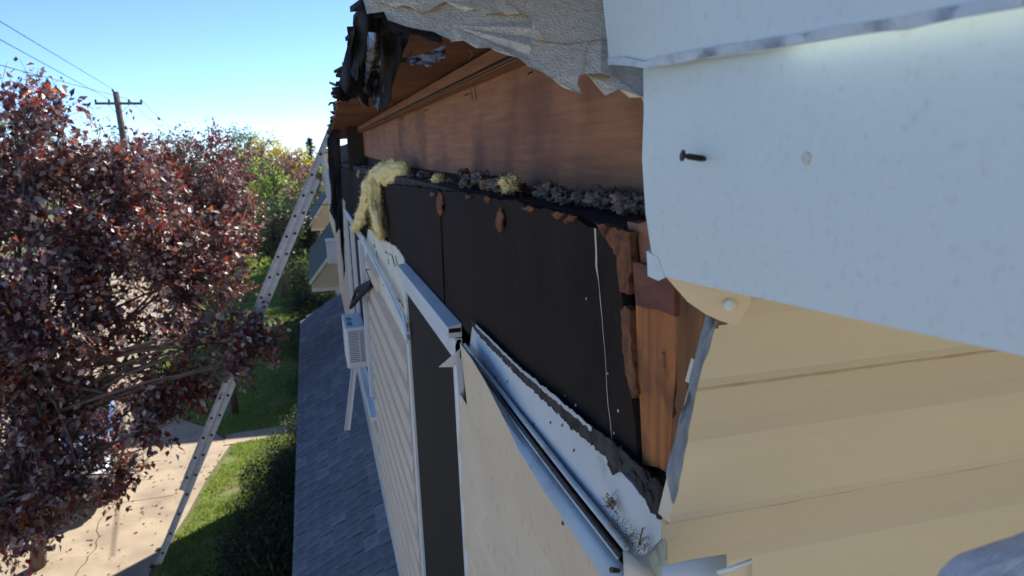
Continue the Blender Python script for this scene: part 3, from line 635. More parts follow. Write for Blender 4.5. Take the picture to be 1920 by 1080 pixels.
rb = thing('wrapped_roll', tuple(X((690, 325), .05)), 'pinkish paper wrapped roll end beside the hanging yellow batt', 'insulation')
vs, fs = blob(X((684, 325), .06), .075, 9, 3, .35, 3, (.8, 1.9, .75)); MB().add(vs, fs).build('paper', mat('pink_paper', (.42, .27, .21), (.25, .15, .12), 9, rough=.9, bump=1), rb, smooth=True)
# wood offcut on the plate
bo = X((903, 340), .06); tag(MB().bar(bo+np.array([0, -.05, -.008]), bo+np.array([.02, .06, .008]), (0, 0, 1), .026, .03).build('wood_offcut', mat('pale_offcut', (.42, .24, .13), (.34, .19, .10), 8, rough=.8), bevel=.002), 'short brown wood offcut among the grey wool', 'offcut')
# straw nest crumbs behind the channel
ns = MB(); r9 = np.random.default_rng(3)
for (px, py, n, sp) in [(1146, 945, 110, .006), (1156, 980, 40, .007), (1180, 1008, 60, .007), (1205, 1022, 60, .008)]:
    c = X((px, py), -.020)
    for i in range(n):
        p = c+r9.normal(0, sp, 3)*np.array([.5, 1, .8]); d = r9.normal(0, 1, 3); d /= np.linalg.norm(d); ns.tube([p, p+d*.0035, p+d*.0065+r9.normal(0, .0015, 3)], .0004, 3, cap=False)
ns.tube([X((1198, 1022), -.02), X((1205, 990), -.022)], .0012, 5)
o = kind(ns.build('nest_debris', MT['straw']), 'stuff'); o['label'] = 'dry straw and twigs caught behind the channel'
# air conditioner in the far window
AY = X((693, 640), -.0)[1]
ax0 = Y((648, 640), AY)[0]; az1 = Y((690, 612), AY)[2]; az0 = Y((690, 688), AY)[2]
ac = thing('window_air_conditioner', (ax0/2, AY+.3, az0), 'white boxy air conditioner sticking out of the far window', 'air conditioner')
MB().box(ax0, -.03, AY+.012, AY+.62, az0, az1).build('case', MT['acw'], ac, bevel=.008)
gx0, gx1 = ax0+.028, -.045
gp = MB().box(gx0, gx1, AY+.004, AY+.0115, az0+.05, az1-.03).build('grille', MT['black'], ac)
ng = 17
for i in range(ng):
    zz = az0+.055+(az1-az0-.09)*i/(ng-1); MB().box(gx0, gx1, AY-.004, AY+.0035, zz-.0045, zz+.0045).build('slat', MT['acw'], gp)
for xx in (gx0-.004, gx1+.004, gx0+(gx1-gx0)*.68): MB().box(xx-.004, xx+.004, AY-.005, AY+.011, az0+.045, az1-.025).build('grille_bar', MT['acw'], gp)
for i in range(8): MB().box(ax0+.03+.012*(i % 4), ax0+.037+.012*(i % 4), AY+.10+.2*(i//4), AY+.24+.2*(i//4), az1+.0005, az1+.002).build('top_vent', MT['black'], ac)
st_a = Y((664, 688), AY+.03); st_b = Y((651, 806), AY+.03)
sp = thing('support_strip', tuple(st_b), 'long white channel strip hanging down below the air conditioner', 'strip')
MB().bar(st_a, st_b, (1, 0, 0), .042, .012).build('web', MT['acw'], sp)
for s_ in (-1, 1): MB().bar(st_a+np.array([s_*.021, -.012, 0]), st_b+np.array([s_*.021, -.012, 0]), (1, 0, 0), .006, .03).build('flange', MT['acw'], sp)
# black bracket on the wall
by = X((690, 535))[1]
bk = thing('wall_bracket', tuple(X((694, 540), -.02)), 'black triangular metal bracket fixed to the siding above the air conditioner', 'bracket')
b3 = [X((697, 530), -.03), Y((668, 545), by), Y((658, 574), by), Y((680, 552), by)]
MB().bar(b3[0], b3[1], (0, 1, 0), .05, .02).build('arm', MT['black'], bk); MB().bar(b3[1], b3[2], (0, 1, 0), .05, .02).build('arm', MT['black'], bk); MB().bar(b3[0], b3[2], (0, 1, 0), .05, .022).build('brace', MT['black'], bk)
MB().tube([b3[0], b3[0]+np.array([-.02, 0, .05]), b3[0]+np.array([-.03, .05, .09]), b3[0]+np.array([0, .1, .08])], .004, 5).build('wire', MT['rope'], bk)
# pale knitted sleeve at the lower right, close to the lens
sv = thing('sleeve', tuple(D((1900, 1100), .42)), 'blurred pale blue cloth sleeve at the lower right edge', 'clothing')
rows = []
c0, c1 = D((1755, 1172), .42), D((2120, 1075), .40)
for i in range(24):
    t = i/23; p = c0*(1-t)+c1*t; ax_ = (c1-c0)/np.linalg.norm(c1-c0); u = np.cross(ax_, ROT @ np.array([0, 0, 1.])); u /= np.linalg.norm(u); q = np.cross(ax_, u)
    rr = (.030+.004*t)*math.sqrt(max(.02, 1-(1-min(1, t*3))**2))
    rows.append([p+(math.cos(a_)*u+math.sin(a_)*q)*rr*(1+.05*noise.noise(Vector((math.cos(a_)*3, math.sin(a_)*3, t*9)))+.02*math.sin(a_*22)) for a_ in np.linspace(0, 2*math.pi, 90)])
MB().grid(rows).build('cloth', MT['cloth'], sv, smooth=True)

# ================================================================== ladder
LY = 10.1
lb_ = Y((296, 1046), LY); lb_[2] = .03
lt_ = Y((606, 292), LY); lt_ = lb_+(lt_-lb_)*1.075
ld = thing('extension_ladder', (lb_[0], LY, 0), 'tall aluminium extension ladder leaning against the far eave', 'ladder')
ldir = (lt_-lb_)/np.linalg.norm(lt_-lb_); lperp = np.cross(ldir, (0, 1, 0)); lperp /= np.linalg.norm(lperp)
if lperp[0] > 0: lperp = -lperp
LL = np.linalg.norm(lt_-lb_)
def rail(mb, a_, b_, yy, off):
    A = a_+lperp*off+np.array([0, yy, 0]); B = b_+lperp*off+np.array([0, yy, 0])
    mb.bar(A, B, lperp, .082, .008)
    for s_ in (-1, 1): mb.bar(A+lperp*s_*.036, B+lperp*s_*.036, lperp, .010, .032)
for (f0, f1, off, hw) in ((0, .88, -.043, .235), (.17, 1.0, .043, .205)):
    a_ = lb_+ldir*LL*f0; b_ = lb_+ldir*LL*f1
    for s_ in (-1, 1): mb = MB(); rail(mb, a_, b_, s_*hw, off); mb.build('rail', MT['alu'], ld)
    n = int((f1-f0)*LL/.305)
    for i in range(n):
        p = a_+ldir*(.2+.305*i)+lperp*off
        rg = MB().tube([p+np.array([0, -hw-.004, 0]), p+np.array([0, hw+.004, 0])], .016, 8).build('rung', MT['alu'], ld)
        MB().tube([p+np.array([0, -hw-.012, 0]), p+np.array([0, -hw-.004, 0])], [.017, .021], 8).build('rung_end', MT['steel'], rg)
for s_ in (-1, 1): MB().bar(lb_+np.array([-.06, s_*.235, -.015]), lb_+np.array([.06, s_*.235, -.015]), (0, 1, 0), .06, .025).build('foot', MT['rubber'], ld)

# ================================================================== foliage tools
def leaves(C_, size, nrm_up=.3, aspect=.55, seed=0, fold=.25, dirs=None):
    r = np.random.default_rng(seed); n = len(C_)
    d = r.normal(0, 1, (n, 3)) if dirs is None else dirs+r.normal(0, .6, (n, 3)); d /= np.linalg.norm(d, axis=1)[:, None]
    up = r.normal(0, 1, (n, 3)); up[:, 2] += nrm_up*3
    sd = np.cross(d, up); sd /= np.linalg.norm(sd, axis=1)[:, None]+1e-9; nm = np.cross(sd, d)
    s = (size*r.uniform(.45, 1.3, n))[:, None]
    b = C_; tip = C_+d*s; m1 = C_+d*s*.45+sd*s*aspect*.5+nm*s*fold*.5; m2 = C_+d*s*.45-sd*s*aspect*.5+nm*s*fold*.5
    V = np.stack([b, m1, tip, m2], 1).reshape(-1, 3)
    i = np.arange(n)*4
    F = np.concatenate([np.stack([i, i+1, i+2], 1), np.stack([i, i+2, i+3], 1)], 0)
    return V, F
def fastmesh(name, V, F, mats, mi=None):
    me = bpy.data.meshes.new(name); me.vertices.add(len(V)); me.vertices.foreach_set('co', np.asarray(V, np.float32).ravel())
    me.loops.add(len(F)*3); me.loops.foreach_set('vertex_index', np.asarray(F, np.int32).ravel())
    me.polygons.add(len(F)); me.polygons.foreach_set('loop_start', np.arange(len(F), dtype=np.int32)*3); me.polygons.foreach_set('loop_total', np.full(len(F), 3, np.int32))
    for m in mats: me.materials.append(m)
    if mi is not None: me.polygons.foreach_set('material_index', np.asarray(mi, np.int32))
    me.update(); me.validate(); return me
def pick(n, wts, r): return r.choice(len(wts), n, p=np.array(wts)/sum(wts))
PL = [leaf_mat('plum_leaf_dark', (.088, .044, .048), .42, .22, (.15, .05, .045), .8), leaf_mat('plum_leaf_wine', (.17, .075, .073), .42, .28, (.26, .07, .055), .8),
      leaf_mat('plum_leaf_red', (.29, .055, .04), .45, .38, (.46, .06, .035)), leaf_mat('plum_leaf_orange', (.44, .15, .06), .45, .4, (.56, .18, .06)),
      leaf_mat('plum_leaf_grey', (.42, .32, .29), .42, .2, (.34, .20, .16), 1.0)]
def greens(n, c, yel=None):
    return [leaf_mat(n+'_a', c, .5, .4, tuple(min(.9, k*1.7) for k in c)), leaf_mat(n+'_b', tuple(k*.65 for k in c), .5, .35), leaf_mat(n+'_c', yel or tuple(k*1.5 for k in c), .5, .45)]

def twig_tree(name, label, cat, base, trunk_pts, trunk_r, ells, ntw, nlf, lsize, mats, wts, seed, group=None, twr=.005, tlen=.5, shell=.55, droop=0.0):
    """trunk with limbs into ellipsoids, twigs spread through them, leaves along the twigs"""
    r = np.random.default_rng(seed)
    t = thing(name, tuple(base), label, cat, group)
    tb_ = MB(); k = len(trunk_pts); tb_.tube(trunk_pts, list(np.linspace(trunk_r, trunk_r*.45, k)), 9); tb_.build('trunk', MT['bark'], t, smooth=True)
    lm = MB(); tw = MB(); LC = []; LD = []
    top = [np.array(p, float) for p in trunk_pts]
    vol = np.array([np.prod(e[1]) for e in ells])**.8
    nodes = []
    for (c, rad), v in zip(ells, vol):
        c = np.array(c, float); rad = np.array(rad, float)
        for q in range(max(3, int(9*v/vol.sum()))):
            s_ = top[r.integers(max(1, k//2), k)]; dd = r.normal(0, 1, 3); dd /= np.linalg.norm(dd); dd[2] = abs(dd[2])*.7
            e = c+dd*rad*.6; m_ = (s_+e)/2+r.normal(0, .10, 3)+np.array([0, 0, .1])
            P_ = [s_, s_*.6+m_*.4+r.normal(0, .03, 3), m_, m_*.5+e*.5+r.normal(0, .04, 3), e]
            lm.tube(P_, list(np.linspace(trunk_r*.38, twr*1.6, 5)), 6, cap=False); nodes += P_[2:]
    nodes = np.array(nodes)
    pr = vol/vol.sum()
    for i in range(ntw):
        c, rad = ells[r.choice(len(ells), p=pr)]; c = np.array(c, float); rad = np.array(rad, float)
        dd = r.normal(0, 1, 3); dd /= np.linalg.norm(dd); rr = r.uniform(shell, 1)**.6
        p = c+dd*rad*rr
        if noise.noise(Vector(p)*(1.9 if lsize < .15 else 1.3)+Vector((seed, 0, 0))) < -.12: continue
        od = (p-c)/rad; od = od/np.linalg.norm(od)+r.normal(0, .45, 3)+np.array([0, 0, .35-droop]); od /= np.linalg.norm(od)
        L_ = tlen*r.uniform(.5, 1.2); a_ = p-od*L_*.5
        j = np.argmin(((nodes-a_)**2).sum(1)) if i % 3 == 0 else None
        e = a_+od*L_+np.array([0, 0, .08*L_]); mid_ = (a_+e)/2+r.normal(0, .04*L_/.5, 3)
        if j is not None: tw.tube([nodes[j], (nodes[j]+a_)/2+r.normal(0, .05, 3), a_, mid_, e], [twr*1.4, twr*1.2, twr, twr*.8, twr*.4], 4, cap=False)
        else: tw.tube([a_, mid_, e], [twr, twr*.8, twr*.4], 3, cap=False)
        n = r.poisson(nlf); s = r.uniform(0, 1, n)[:, None]
        LC.append(a_*(1-s)+e*s+r.normal(0, lsize*.45, (n, 3))); LD.append(np.repeat(od[None]*.6, n, 0)+np.array([0, 0, -.35]))
    LC = np.concatenate(LC); LD = np.concatenate(LD)
    lm.build('limbs', MT['bark'], t, smooth=True); tw.build('twigs', MT['bark'], t, kind='stuff')
    V, F = leaves(LC, lsize, .3, .62, seed, dirs=LD)
    # colour by sprig as well as by leaf
    g = np.array([noise.noise(Vector(p)*1.6) for p in LC]); mi = pick(len(LC), wts, r); swap = (g > .30) & (r.random(len(LC)) < .30)
    mi[swap] = min(2, len(wts)-1)
    link('crown', fastmesh('crown', V, F, mats, np.concatenate([mi, mi])), t)
    return t
def E(px, y, rad):               # ellipsoid centred on a sight line at distance y
    return (Y(px, y), rad)
g0 = np.array([-4.6, 10.4, 0])
twig_tree('plum_tree', 'large purple leaved plum tree nearest the camera beside the driveway', 'tree', g0, [g0, g0+(.12, 0, .6), g0+(.2, .1, 1.2), g0+(.1, .1, 2.0), g0+(.2, 0, 2.9)], .11,
  [E((65, 265), 10.4, (.62, .8, .85)), E((-60, 330), 10.4, (.7, .8, .9)), E((20, 480), 10.2, (.9, 1, .9)), E((170, 420), 10.8, (.8, .9, .9)), E((110, 620), 10.3, (1.0, 1, .8)), E((270, 400), 11.2, (.75, .8, .85)), E((290, 560), 10.8, (.85, .8, .8)),
   E((10, 800), 10, (.75, .8, .75)), E((170, 770), 10.5, (.8, .7, .65)), E((460, 645), 9.5, (.50, .4, .30)), E((380, 660), 9.7, (.5, .4, .36)), E((330, 720), 10.2, (.6, .5, .45)), E((20, 940), 9.8, (.55, .6, .5)), E((390, 480), 11.4, (.65, .6, .65)), E((-40, 640), 10, (.7, .8, .9)), E((200, 880), 10.2, (.5, .5, .4)), E((100, 900), 9.6, (.45, .4, .45)), E((5, 1010), 9.6, (.42, .4, .4)), E((-30, 900), 9.6, (.5, .5, .5)), E((505, 655), 9.4, (.30, .3, .20)), E((420, 690), 9.5, (.40, .35, .26)), E((290, 800), 9.8, (.4, .4, .3)), E((80, 980), 9.5, (.4, .3, .3)), E((205, 315), 10.8, (.55, .6, .5)), E((455, 625), 9.4, (.42, .3, .26)), E((150, 900), 9.5, (.45, .4, .35))],
  4300, 12, .108, PL, (.24, .26, .07, .03, .40), 11, tlen=.5, shell=.2)
g1 = np.array([-2.45, 16.2, 0])
twig_tree('plum_tree', 'rounder purple plum tree standing farther along the driveway', 'tree', g1, [g1, g1+(-.05, .05, 1), g1+(-.1, 0, 2), g1+(-.15, 0, 3)], .09,
  [E((385, 340), 16, (.85, .9, 1.0)), E((330, 400), 16, (1.0, .9, 1.0)), E((420, 430), 16.2, (.7, .8, .9)), E((395, 292), 16, (.5, .6, .6)), E((300, 490), 16, (1.0, .9, .8)), E((425, 520), 16.2, (.6, .6, .6)), E((440, 400), 16.2, (.55, .7, .9)), E((280, 330), 16, (.8, .8, .8))],
  1700, 15, .088, PL, (.28, .28, .09, .04, .31), 12, tlen=.5, shell=.25)
# bare shoots above the crowns
# ---- far trees
FT = [
 ('far_tree', 'grey green tree rising above the far purple tree line', (452, 300), 62, (2.1, 2.2, 1.7), (.13, .17, .08), None, 1),
 ('far_tree', 'yellow green autumn tree in the distance left of the conifer', (535, 312), 55, (2.1, 2.2, 1.6), (.34, .31, .04), (.60, .46, .04), 2),
 ('far_tree', 'bright green round tree below the yellow autumn tree', (505, 375), 34, (1.3, 1.4, 1.2), (.17, .27, .045), (.30, .36, .07), 3),
 ('far_tree', 'dusky purple tree between the green and the yellow tree', (505, 318), 46, (1.9, 1.8, 1.35), (.17, .085, .10), (.24, .12, .12), 4),
 ('far_tree', 'olive green tree behind the utility pole', (250, 290), 55, (3.0, 2.4, 2.2), (.075, .11, .035), (.2, .2, .05), 5),
 ('far_tree', 'dark green tree behind the crowns right of the utility pole', (345, 308), 58, (2.6, 2.4, 2.0), (.05, .08, .03), None, 6),
 ('far_tree', 'yellowish green tree left of the utility pole behind the plum', (80, 265), 50, (3.4, 2.6, 2.6), (.14, .15, .03), (.3, .24, .04), 7),
 ('far_tree', 'dark broad tree at the far left behind the plum tree', (-60, 285), 60, (4, 3, 2.8), (.06, .09, .03), None, 8),
 ('far_tree', 'low dark green tree under the bright green one', (520, 425), 30, (1.0, 1.2, .9), (.03, .055, .022), None, 9),
 ('far_tree', 'dark green tree just behind the ladder by the houses', (572, 420), 40, (1.3, 1.4, 1.6), (.03, .05, .022), None, 10),
 ('far_tree', 'hazy green tree at the foot of the conifer', (590, 345), 66, (2.0, 1.8, 1.5), (.09, .12, .04), None, 13),
 ('far_tree', 'green tree glimpsed through the plum crown left of centre', (150, 360), 40, (2.6, 2, 2.2), (.08, .12, .035), (.2, .2, .05), 14),
]
for nm, lab, px, y, rad, c, yel, sd in FT:
    cc = Y(px, y); b_ = np.array([cc[0], y, 0]); ms = greens('far_leaf_%d' % sd, tuple(k*1.35 for k in c), yel and tuple(min(.8, k*1.25) for k in yel)); r = np.random.default_rng(sd)
    ells = [(cc+r.normal(0, .45, 3)*np.array(rad), np.array(rad)*r.uniform(.4, .65)) for _ in range(8)]+[((cc[0], y, cc[2]-rad[2]*1.1), np.array(rad)*.8)]
    ells = [((e[0][0], e[0][1], max(e[0][2], 1.2)), e[1]) for e in ells]
    hh = cc[2]
    twig_tree(nm, lab, 'tree', b_, [b_, b_+(.1, 0, hh*.35), b_+(0, .1, hh*.65), b_+(0, 0, hh*.95)], .16, ells, 620, 9, .20*max(.7, y/55), ms, (.45, .3, .25), sd+40, 'trees beyond the driveway', twr=.012, tlen=.7, shell=.5)
# conifer against the sky
cf = Y((581, 262), 60); cb = np.array([cf[0], 60, 0]); ct_ = thing('conifer', tuple(cb), 'dark pointed conifer on the skyline beside the ladder top', 'tree')
MB().tube([cb, cb+(0, 0, cf[2]*.6), cb+(0, 0, cf[2]+.2)], [.2, .12, .02], 7).build('trunk', MT['bark'], ct_)
LC = []; r = np.random.default_rng(5)
for lv in range(16):
    zz = cf[2]-.25*lv; R0 = .2+.12*lv
    for b_ in range(7):
        a_ = r.uniform(0, 6.28); s = r.uniform(0, 1, 40)[:, None]; LC.append(np.array([cb[0], 60, zz])+np.array([math.cos(a_), math.sin(a_), -.15])*s*R0*r.uniform(.7, 1.2)+r.normal(0, .05, (40, 3)))
LC = np.concatenate(LC); V, F = leaves(LC, .16, .2, .3, 3); link('crown', fastmesh('crown', V, F, [leaf_mat('conifer_needle', (.025, .05, .035), .6, .1)]), ct_)

# ---- shrubs along the house
def shrub_mesh(seed, mats, n=9000, ls=.05, rad=(.8, .9, .9)):
    r = np.random.default_rng(seed); cs = [(r.normal(0, .38, 3)*np.array([1, 1, .7])+np.array([0, 0, .55])) for _ in range(16)]
    P_ = []
    for c in cs:
        m = n//16; d = r.normal(0, 1, (m, 3)); d /= np.linalg.norm(d, axis=1)[:, None]; P_.append(c+d*(r.uniform(.35, 1, (m, 1))**.5)*np.array([.5, .5, .45])*r.uniform(.6, 1))
    P_ = np.concatenate(P_)*np.array(rad); P_[:, 2] = np.abs(P_[:, 2]); V, F = leaves(P_, ls, .5, .4, seed); mi = pick(len(P_), (.5, .35, .15), r)
    return fastmesh('foliage', V, F, mats, np.concatenate([mi, mi]))
YEW = greens('yew', (.028, .05, .02)); LAU = greens('laurel', (.055, .095, .03))
sms = [shrub_mesh(1, YEW), shrub_mesh(2, YEW), shrub_mesh(3, LAU, 7000, .06)]
stem = MB(); [stem.tube([(0, 0, 0), (math.cos(k*1.3)*.12, math.sin(k*1.3)*.12, .4), (math.cos(k*1.3)*.3, math.sin(k*1.3)*.3, .8)], [.03, .022, .01], 5) for k in range(5)]
stem_me = stem.mesh('stems', MT['bark'])
SH = [(-1.45, 9.0, .95, 0, 'big dark yew shrub at the ladder foot nearest the camera'), (-1.0, 10.3, 1.05, 1, 'dark yew shrub against the house beside the ladder'), (-1.15, 11.5, .85, 0, 'dark shrub second along the house past the ladder'),
      (-.85, 12.6, 1.0, 1, 'tall dark shrub by the house short of the walk'), (-.7, 13.6, .8, 0, 'dark shrub at the near side of the concrete walk'), (-.7, 16.2, .95, 2, 'lighter green shrub just past the concrete walk'),
      (-.55, 17.8, 1.2, 1, 'dark shrub below the neighbouring green roof'), (-.75, 20.5, 1.15, 2, 'mid green shrub past the neighbouring house'), (-.6, 23.5, 1.4, 0, 'large dark shrub farther along the row'),
      (-.9, 28, 1.6, 1, 'big dark shrub near the far end of the row'), (-1.15, 8.2, 1.2, 1, 'dark yew shrub below the pent roof at the bottom edge')]
for i, (x, y, s, k, lab) in enumerate(SH):
    t = thing('shrub', (x, y, 0), lab, 'shrub', 'shrubs along the house'); t.scale = (s, s, s); t.rotation_euler[2] = i*1.7
    for nm, me in (('foliage', sms[k]), ('stems', stem_me)):
        o = bpy.data.objects.new(nm, me); col.objects.link(o); o.parent = t
# ---- grass
r = np.random.default_rng(8)
n = 110000
yy = 7.5+(r.uniform(0, 1, n)**1.7)*36; xl = np.interp(yy, [p[1] for p in LE], [p[0] for p in LE]); xx = xl+.06+(r.uniform(0, 1, n))*(0.3-xl)+r.normal(0, .02, n)
ok = ~((yy > 14.25+.14*(xx+2.5)) & (yy < 14.87+.08*(xx+2.5))) & (np.array([noise.noise(Vector((a_, b_, 0))*1.3) for a_, b_ in zip(xx, yy)]) > -.42)
xx, yy = xx[ok], yy[ok]; n = len(xx); hgt = r.uniform(.03, .075, n)*(1+.02*(yy-8)); wdt = .006*(1+.05*(yy-8))
an = r.uniform(0, 6.28, n); P0 = np.stack([xx-np.cos(an)*wdt, yy-np.sin(an)*wdt, np.full(n, .012)], 1); P1 = np.stack([xx+np.cos(an)*wdt, yy+np.sin(an)*wdt, np.full(n, .012)], 1)
P2 = np.stack([xx+r.normal(0, .02, n), yy+r.normal(0, .02, n), .012+hgt], 1)
V = np.stack([P0, P1, P2], 1).reshape(-1, 3); F = np.arange(3*n).reshape(-1, 3)
gm = [leaf_mat('grass_a', (.16, .26, .03), .55, .45, (.30, .42, .04)), leaf_mat('grass_b', (.11, .19, .03), .55, .4, (.2, .32, .04)), leaf_mat('grass_c', (.27, .27, .08), .6, .4, (.38, .36, .09))]
o = link('grass', fastmesh('grass', V, F, gm, pick(n, (.5, .35, .15), r)), kind='stuff'); o['label'] = 'short green lawn grass between driveway and house'
# fallen leaves on the driveway
r = np.random.default_rng(21); n = 500
C_ = np.stack([r.uniform(-6, -2.4, n), r.uniform(8.5, 18, n), np.full(n, .015)], 1); V, F = leaves(C_, .07, 6, .6, 4); V[:, 2] = .012+np.abs(V[:, 2]-.015)*.2
o = link('fallen_leaves', fastmesh('fallen_leaves', V, F, PL[:4], np.tile(pick(n, (.5, .2, .2, .1), r), 2)), kind='stuff'); o['label'] = 'scattered fallen plum leaves on the driveway'

# ================================================================== cars
def car(loc, rz, paint, label, scale=1.0):
    t = thing('parked_car', loc, label, 'car'); t.rotation_euler[2] = rz
    def put(mb, name, m, parent=None, bev=0, smooth=False):
        o = bpy.data.objects.new(name, mb.mesh(name, m, smooth)); col.objects.link(o); o.parent = parent or t
        if bev: b = o.modifiers.new('b', 'BEVEL'); b.width = bev; b.segments = 3; b.limit_method = 'ANGLE'; b.angle_limit = R_(25)
        return o
    # side profile lofted across the width (x = length, front at +)
    xs = [-2.2, -2.1, -1.75, -1.2, -.6, 0, .6, 1.05, 1.5, 1.95, 2.15, 2.22]
    sh = [.62, .86, .93, .94, .94, .93, .92, .91, .86, .76, .66, .50]
    lo = [.40, .32, .28, .24, .24, .24, .24, .24, .26, .30, .34, .38]
    hw = [.74, .82, .87, .89, .90, .90, .90, .89, .87, .83, .76, .66]
    rows = []
    for x, s, l, hv in zip(xs, sh, lo, hw):
        rows.append([(x, -hv*.92, l), (x, -hv, l+.14), (x, -hv, (l+s)/2), (x, -hv*.97, s-.06), (x, -hv*.88, s), (x, 0, s+.03), (x, hv*.88, s), (x, hv*.97, s-.06), (x, hv, (l+s)/2), (x, hv, l+.14), (x, hv*.92, l)])
    mb = MB().grid(rows); c = 11; mb.f.append(tuple(range(c))[::-1]); mb.f.append(tuple(range(11*c, 12*c))); mb.m += [0, 0]; mb.f += [(i*c, i*c+c-1, (i+1)*c+c-1, (i+1)*c) for i in range(11)]; mb.m += [0]*11
    put(mb, 'body', paint, smooth=True)
    cab = [(-1.85, .93, .74), (-1.25, 1.38, .62), (-.5, 1.46, .62), (.15, 1.42, .62), (1.0, .92, .74)]
    rows = [[(x, -w_, .88), (x, -w_*(.98 if z_ < 1 else .95), z_-.05), (x, -w_*.85, z_), (x, 0, z_+.025), (x, w_*.85, z_), (x, w_*(.98 if z_ < 1 else .95), z_-.05), (x, w_, .88)] for x, z_, w_ in cab]
    rf_ = put(MB().grid(rows), 'roof', paint, smooth=True)
    g = lambda pts: MB().prism(pts, (0, 0, .006))
    put(g([(.93, -.66, .975), (.93, .66, .975), (.22, .54, 1.41), (.22, -.54, 1.41)]), 'windscreen', MT['glass'])
    put(g([(-1.78, -.64, .985), (-1.78, .64, .985), (-1.30, .53, 1.355), (-1.30, -.53, 1.355)]), 'rear_window', MT['glass'])
    for s_ in (-1, 1):
        for a_, b_, c_, d_ in ((-1.55, -.52, -1.2, -.55), (-.45, .75, -.45, .12)):
            put(MB().prism([(a_, s_*.745, .96), (b_, s_*.745, .96), (d_, s_*.635, 1.33), (c_, s_*.635, 1.33)], (0, s_*.006, 0)), 'side_window', MT['glass'])
        for x in (-1.35, 1.38):
            wh = put(MB().tube([(x, s_*.70, .32), (x, s_*.91, .32)], .32, 24), 'wheel', MT['rubber'], bev=.03)
            put(MB().tube([(x, s_*.90, .32), (x, s_*.925, .32), (x, s_*.90, .32)], [.21, .19, .06], 20), 'rim', MT['chrome'], wh)
            for k in range(5):
                a5 = k*2*math.pi/5; put(MB().bar((x, s_*.928, .32), (x+.18*math.cos(a5), s_*.925, .32+.18*math.sin(a5)), (0, 1, 0), .02, .045), 'spoke', MT['chrome'], wh)
        put(MB().box(2.0, 2.19, s_*.60-.12, s_*.60+.12, .60, .70), 'headlight', MT['lampw'], bev=.02)
        put(MB().box(-2.2, -2.09, s_*.66-.11, s_*.66+.11, .66, .84), 'tail_light', MT['lampred'], bev=.02)
        put(MB().box(.62, .74, s_*.97-.08, s_*.97+.08, .92, 1.02), 'mirror', paint, bev=.03)
        put(MB().box(-.35, -.18, s_*.905-.01, s_*.905+.01, .76, .79), 'door_handle', MT['chrome'])
    put(MB().box(2.1, 2.27, -.68, .68, .34, .48), 'front_bumper', paint, bev=.04); put(MB().box(-2.27, -2.1, -.72, .72, .38, .56), 'rear_bumper', paint, bev=.04)
    return t
car((-5.15, 13.9, 0), R_(-78), MT['carblue'], 'silver blue car parked on the driveway behind the near plum tree')
car((-2.5, 47.5, 0), R_(8), MT['carred'], 'dark red car parked far off at the end of the lawn')
car((-8.2, 22, 0), R_(80), mat('car_paint_white', (.7, .71, .72), rough=.25, coat=1), 'white car glimpsed between the plum crowns')

# ================================================================== neighbours in the row
def neighbour(y0, y1, x0, ztop_, hx, hz0, hz1, lab, roofm):
    t = thing('row_house', (x0, y0, 0), lab, 'house', 'houses farther along the row')
    MB().box(x0, x0+7, y0, y1, 0, ztop_).build('wall', MT['tan'], t)
    MB().prism([(x0-.15, y0-.1, ztop_), (x0+3.5, y0-.1, ztop_+.5), (x0+7.1, y0-.1, ztop_)], (0, y1-y0+.2, 0)).build('roof', MT['greenroof'], t)
    # lean-to hood whose end shows clapboards
    hd_ = MB().prism([(hx-.05, y0-.04, hz0+.07), (x0, y0-.04, hz1+.07), (x0, y0-.04, hz1), (hx-.05, y0-.04, hz0)], (0, min(7, y1-y0), 0)).build('hood_roof', roofm, t)
    n = 7
    for i in range(n):
        za = hz0-.10+(hz1-hz0+.1)*i/n; zb = hz0-.10+(hz1-hz0+.1)*(i+1)/n
        fx = lambda zz: hx+(x0-hx)*max(0, (zz-hz0)/(hz1-hz0))
        MB().prism([(fx(za), y0-.012, za), (x0, y0-.012, za), (x0, y0, zb-.003), (fx(zb), y0, zb-.003)], (0, .03, 0)).build('hood_clapboard', MT['tan'], t)
    MB().bar((hx-.05, y0-.055, hz0+.02), (x0, y0-.055, hz1+.02), (0, 0, 1), .07, .025).build('rake_trim', MT['trim'], hd_)
    MB().box(hx, x0, y0+.04, y0+min(6.8, y1-y0), hz0-.22, hz0-.101).build('hood_beam', MT['trim'], t)
    for i in range(3):
        yy = y0+1+i*2.0
        if yy < y1-1:
            wn = MB().box(x0-.012, x0-.004, yy, yy+.8, ztop_-1.6, ztop_-.5).build('window', MT['glass'], t)
            for a_ in (yy-.05, yy+.8): MB().box(x0-.03, x0-.003, a_, a_+.05, ztop_-1.65, ztop_-.45).build('frame', MT['white'], wn)
    return t
q0 = Y((584, 533), 19.5); q1 = Y((632, 462), 19.5)
neighbour(19.5, 27, q1[0], H+.05, q0[0], q0[2], q1[2], 'tan neighbouring house with a green lean-to roof just past the ladder', MT['greenroof'])
q0 = Y((583, 424), 33); q1 = Y((613, 372), 33)
neighbour(33, 40, q1[0], H+.2, q0[0], q0[2], q1[2], 'second tan row house with a small slate hood farther off', SHG[0])
bx_ = Y((623, 470), 18.6)
wb = thing('wall_cabinet', tuple(bx_), 'small white metal box on the neighbouring wall above the green roof', 'cabinet')
MB().box(bx_[0]-.13, bx_[0]+.10, 18.5, 18.9, bx_[2]-.32, bx_[2]+.24).build('case', MT['acw'], wb, bevel=.01); MB().box(bx_[0]-.15, bx_[0]+.12, 18.46, 18.94, bx_[2]+.241, bx_[2]+.28).build('lid', MT['acw'], wb)
MB().box(bx_[0]+.101, .7, 18.6, 18.8, bx_[2]-.05, bx_[2]+.05).build('mount', MT['alu'], wb)

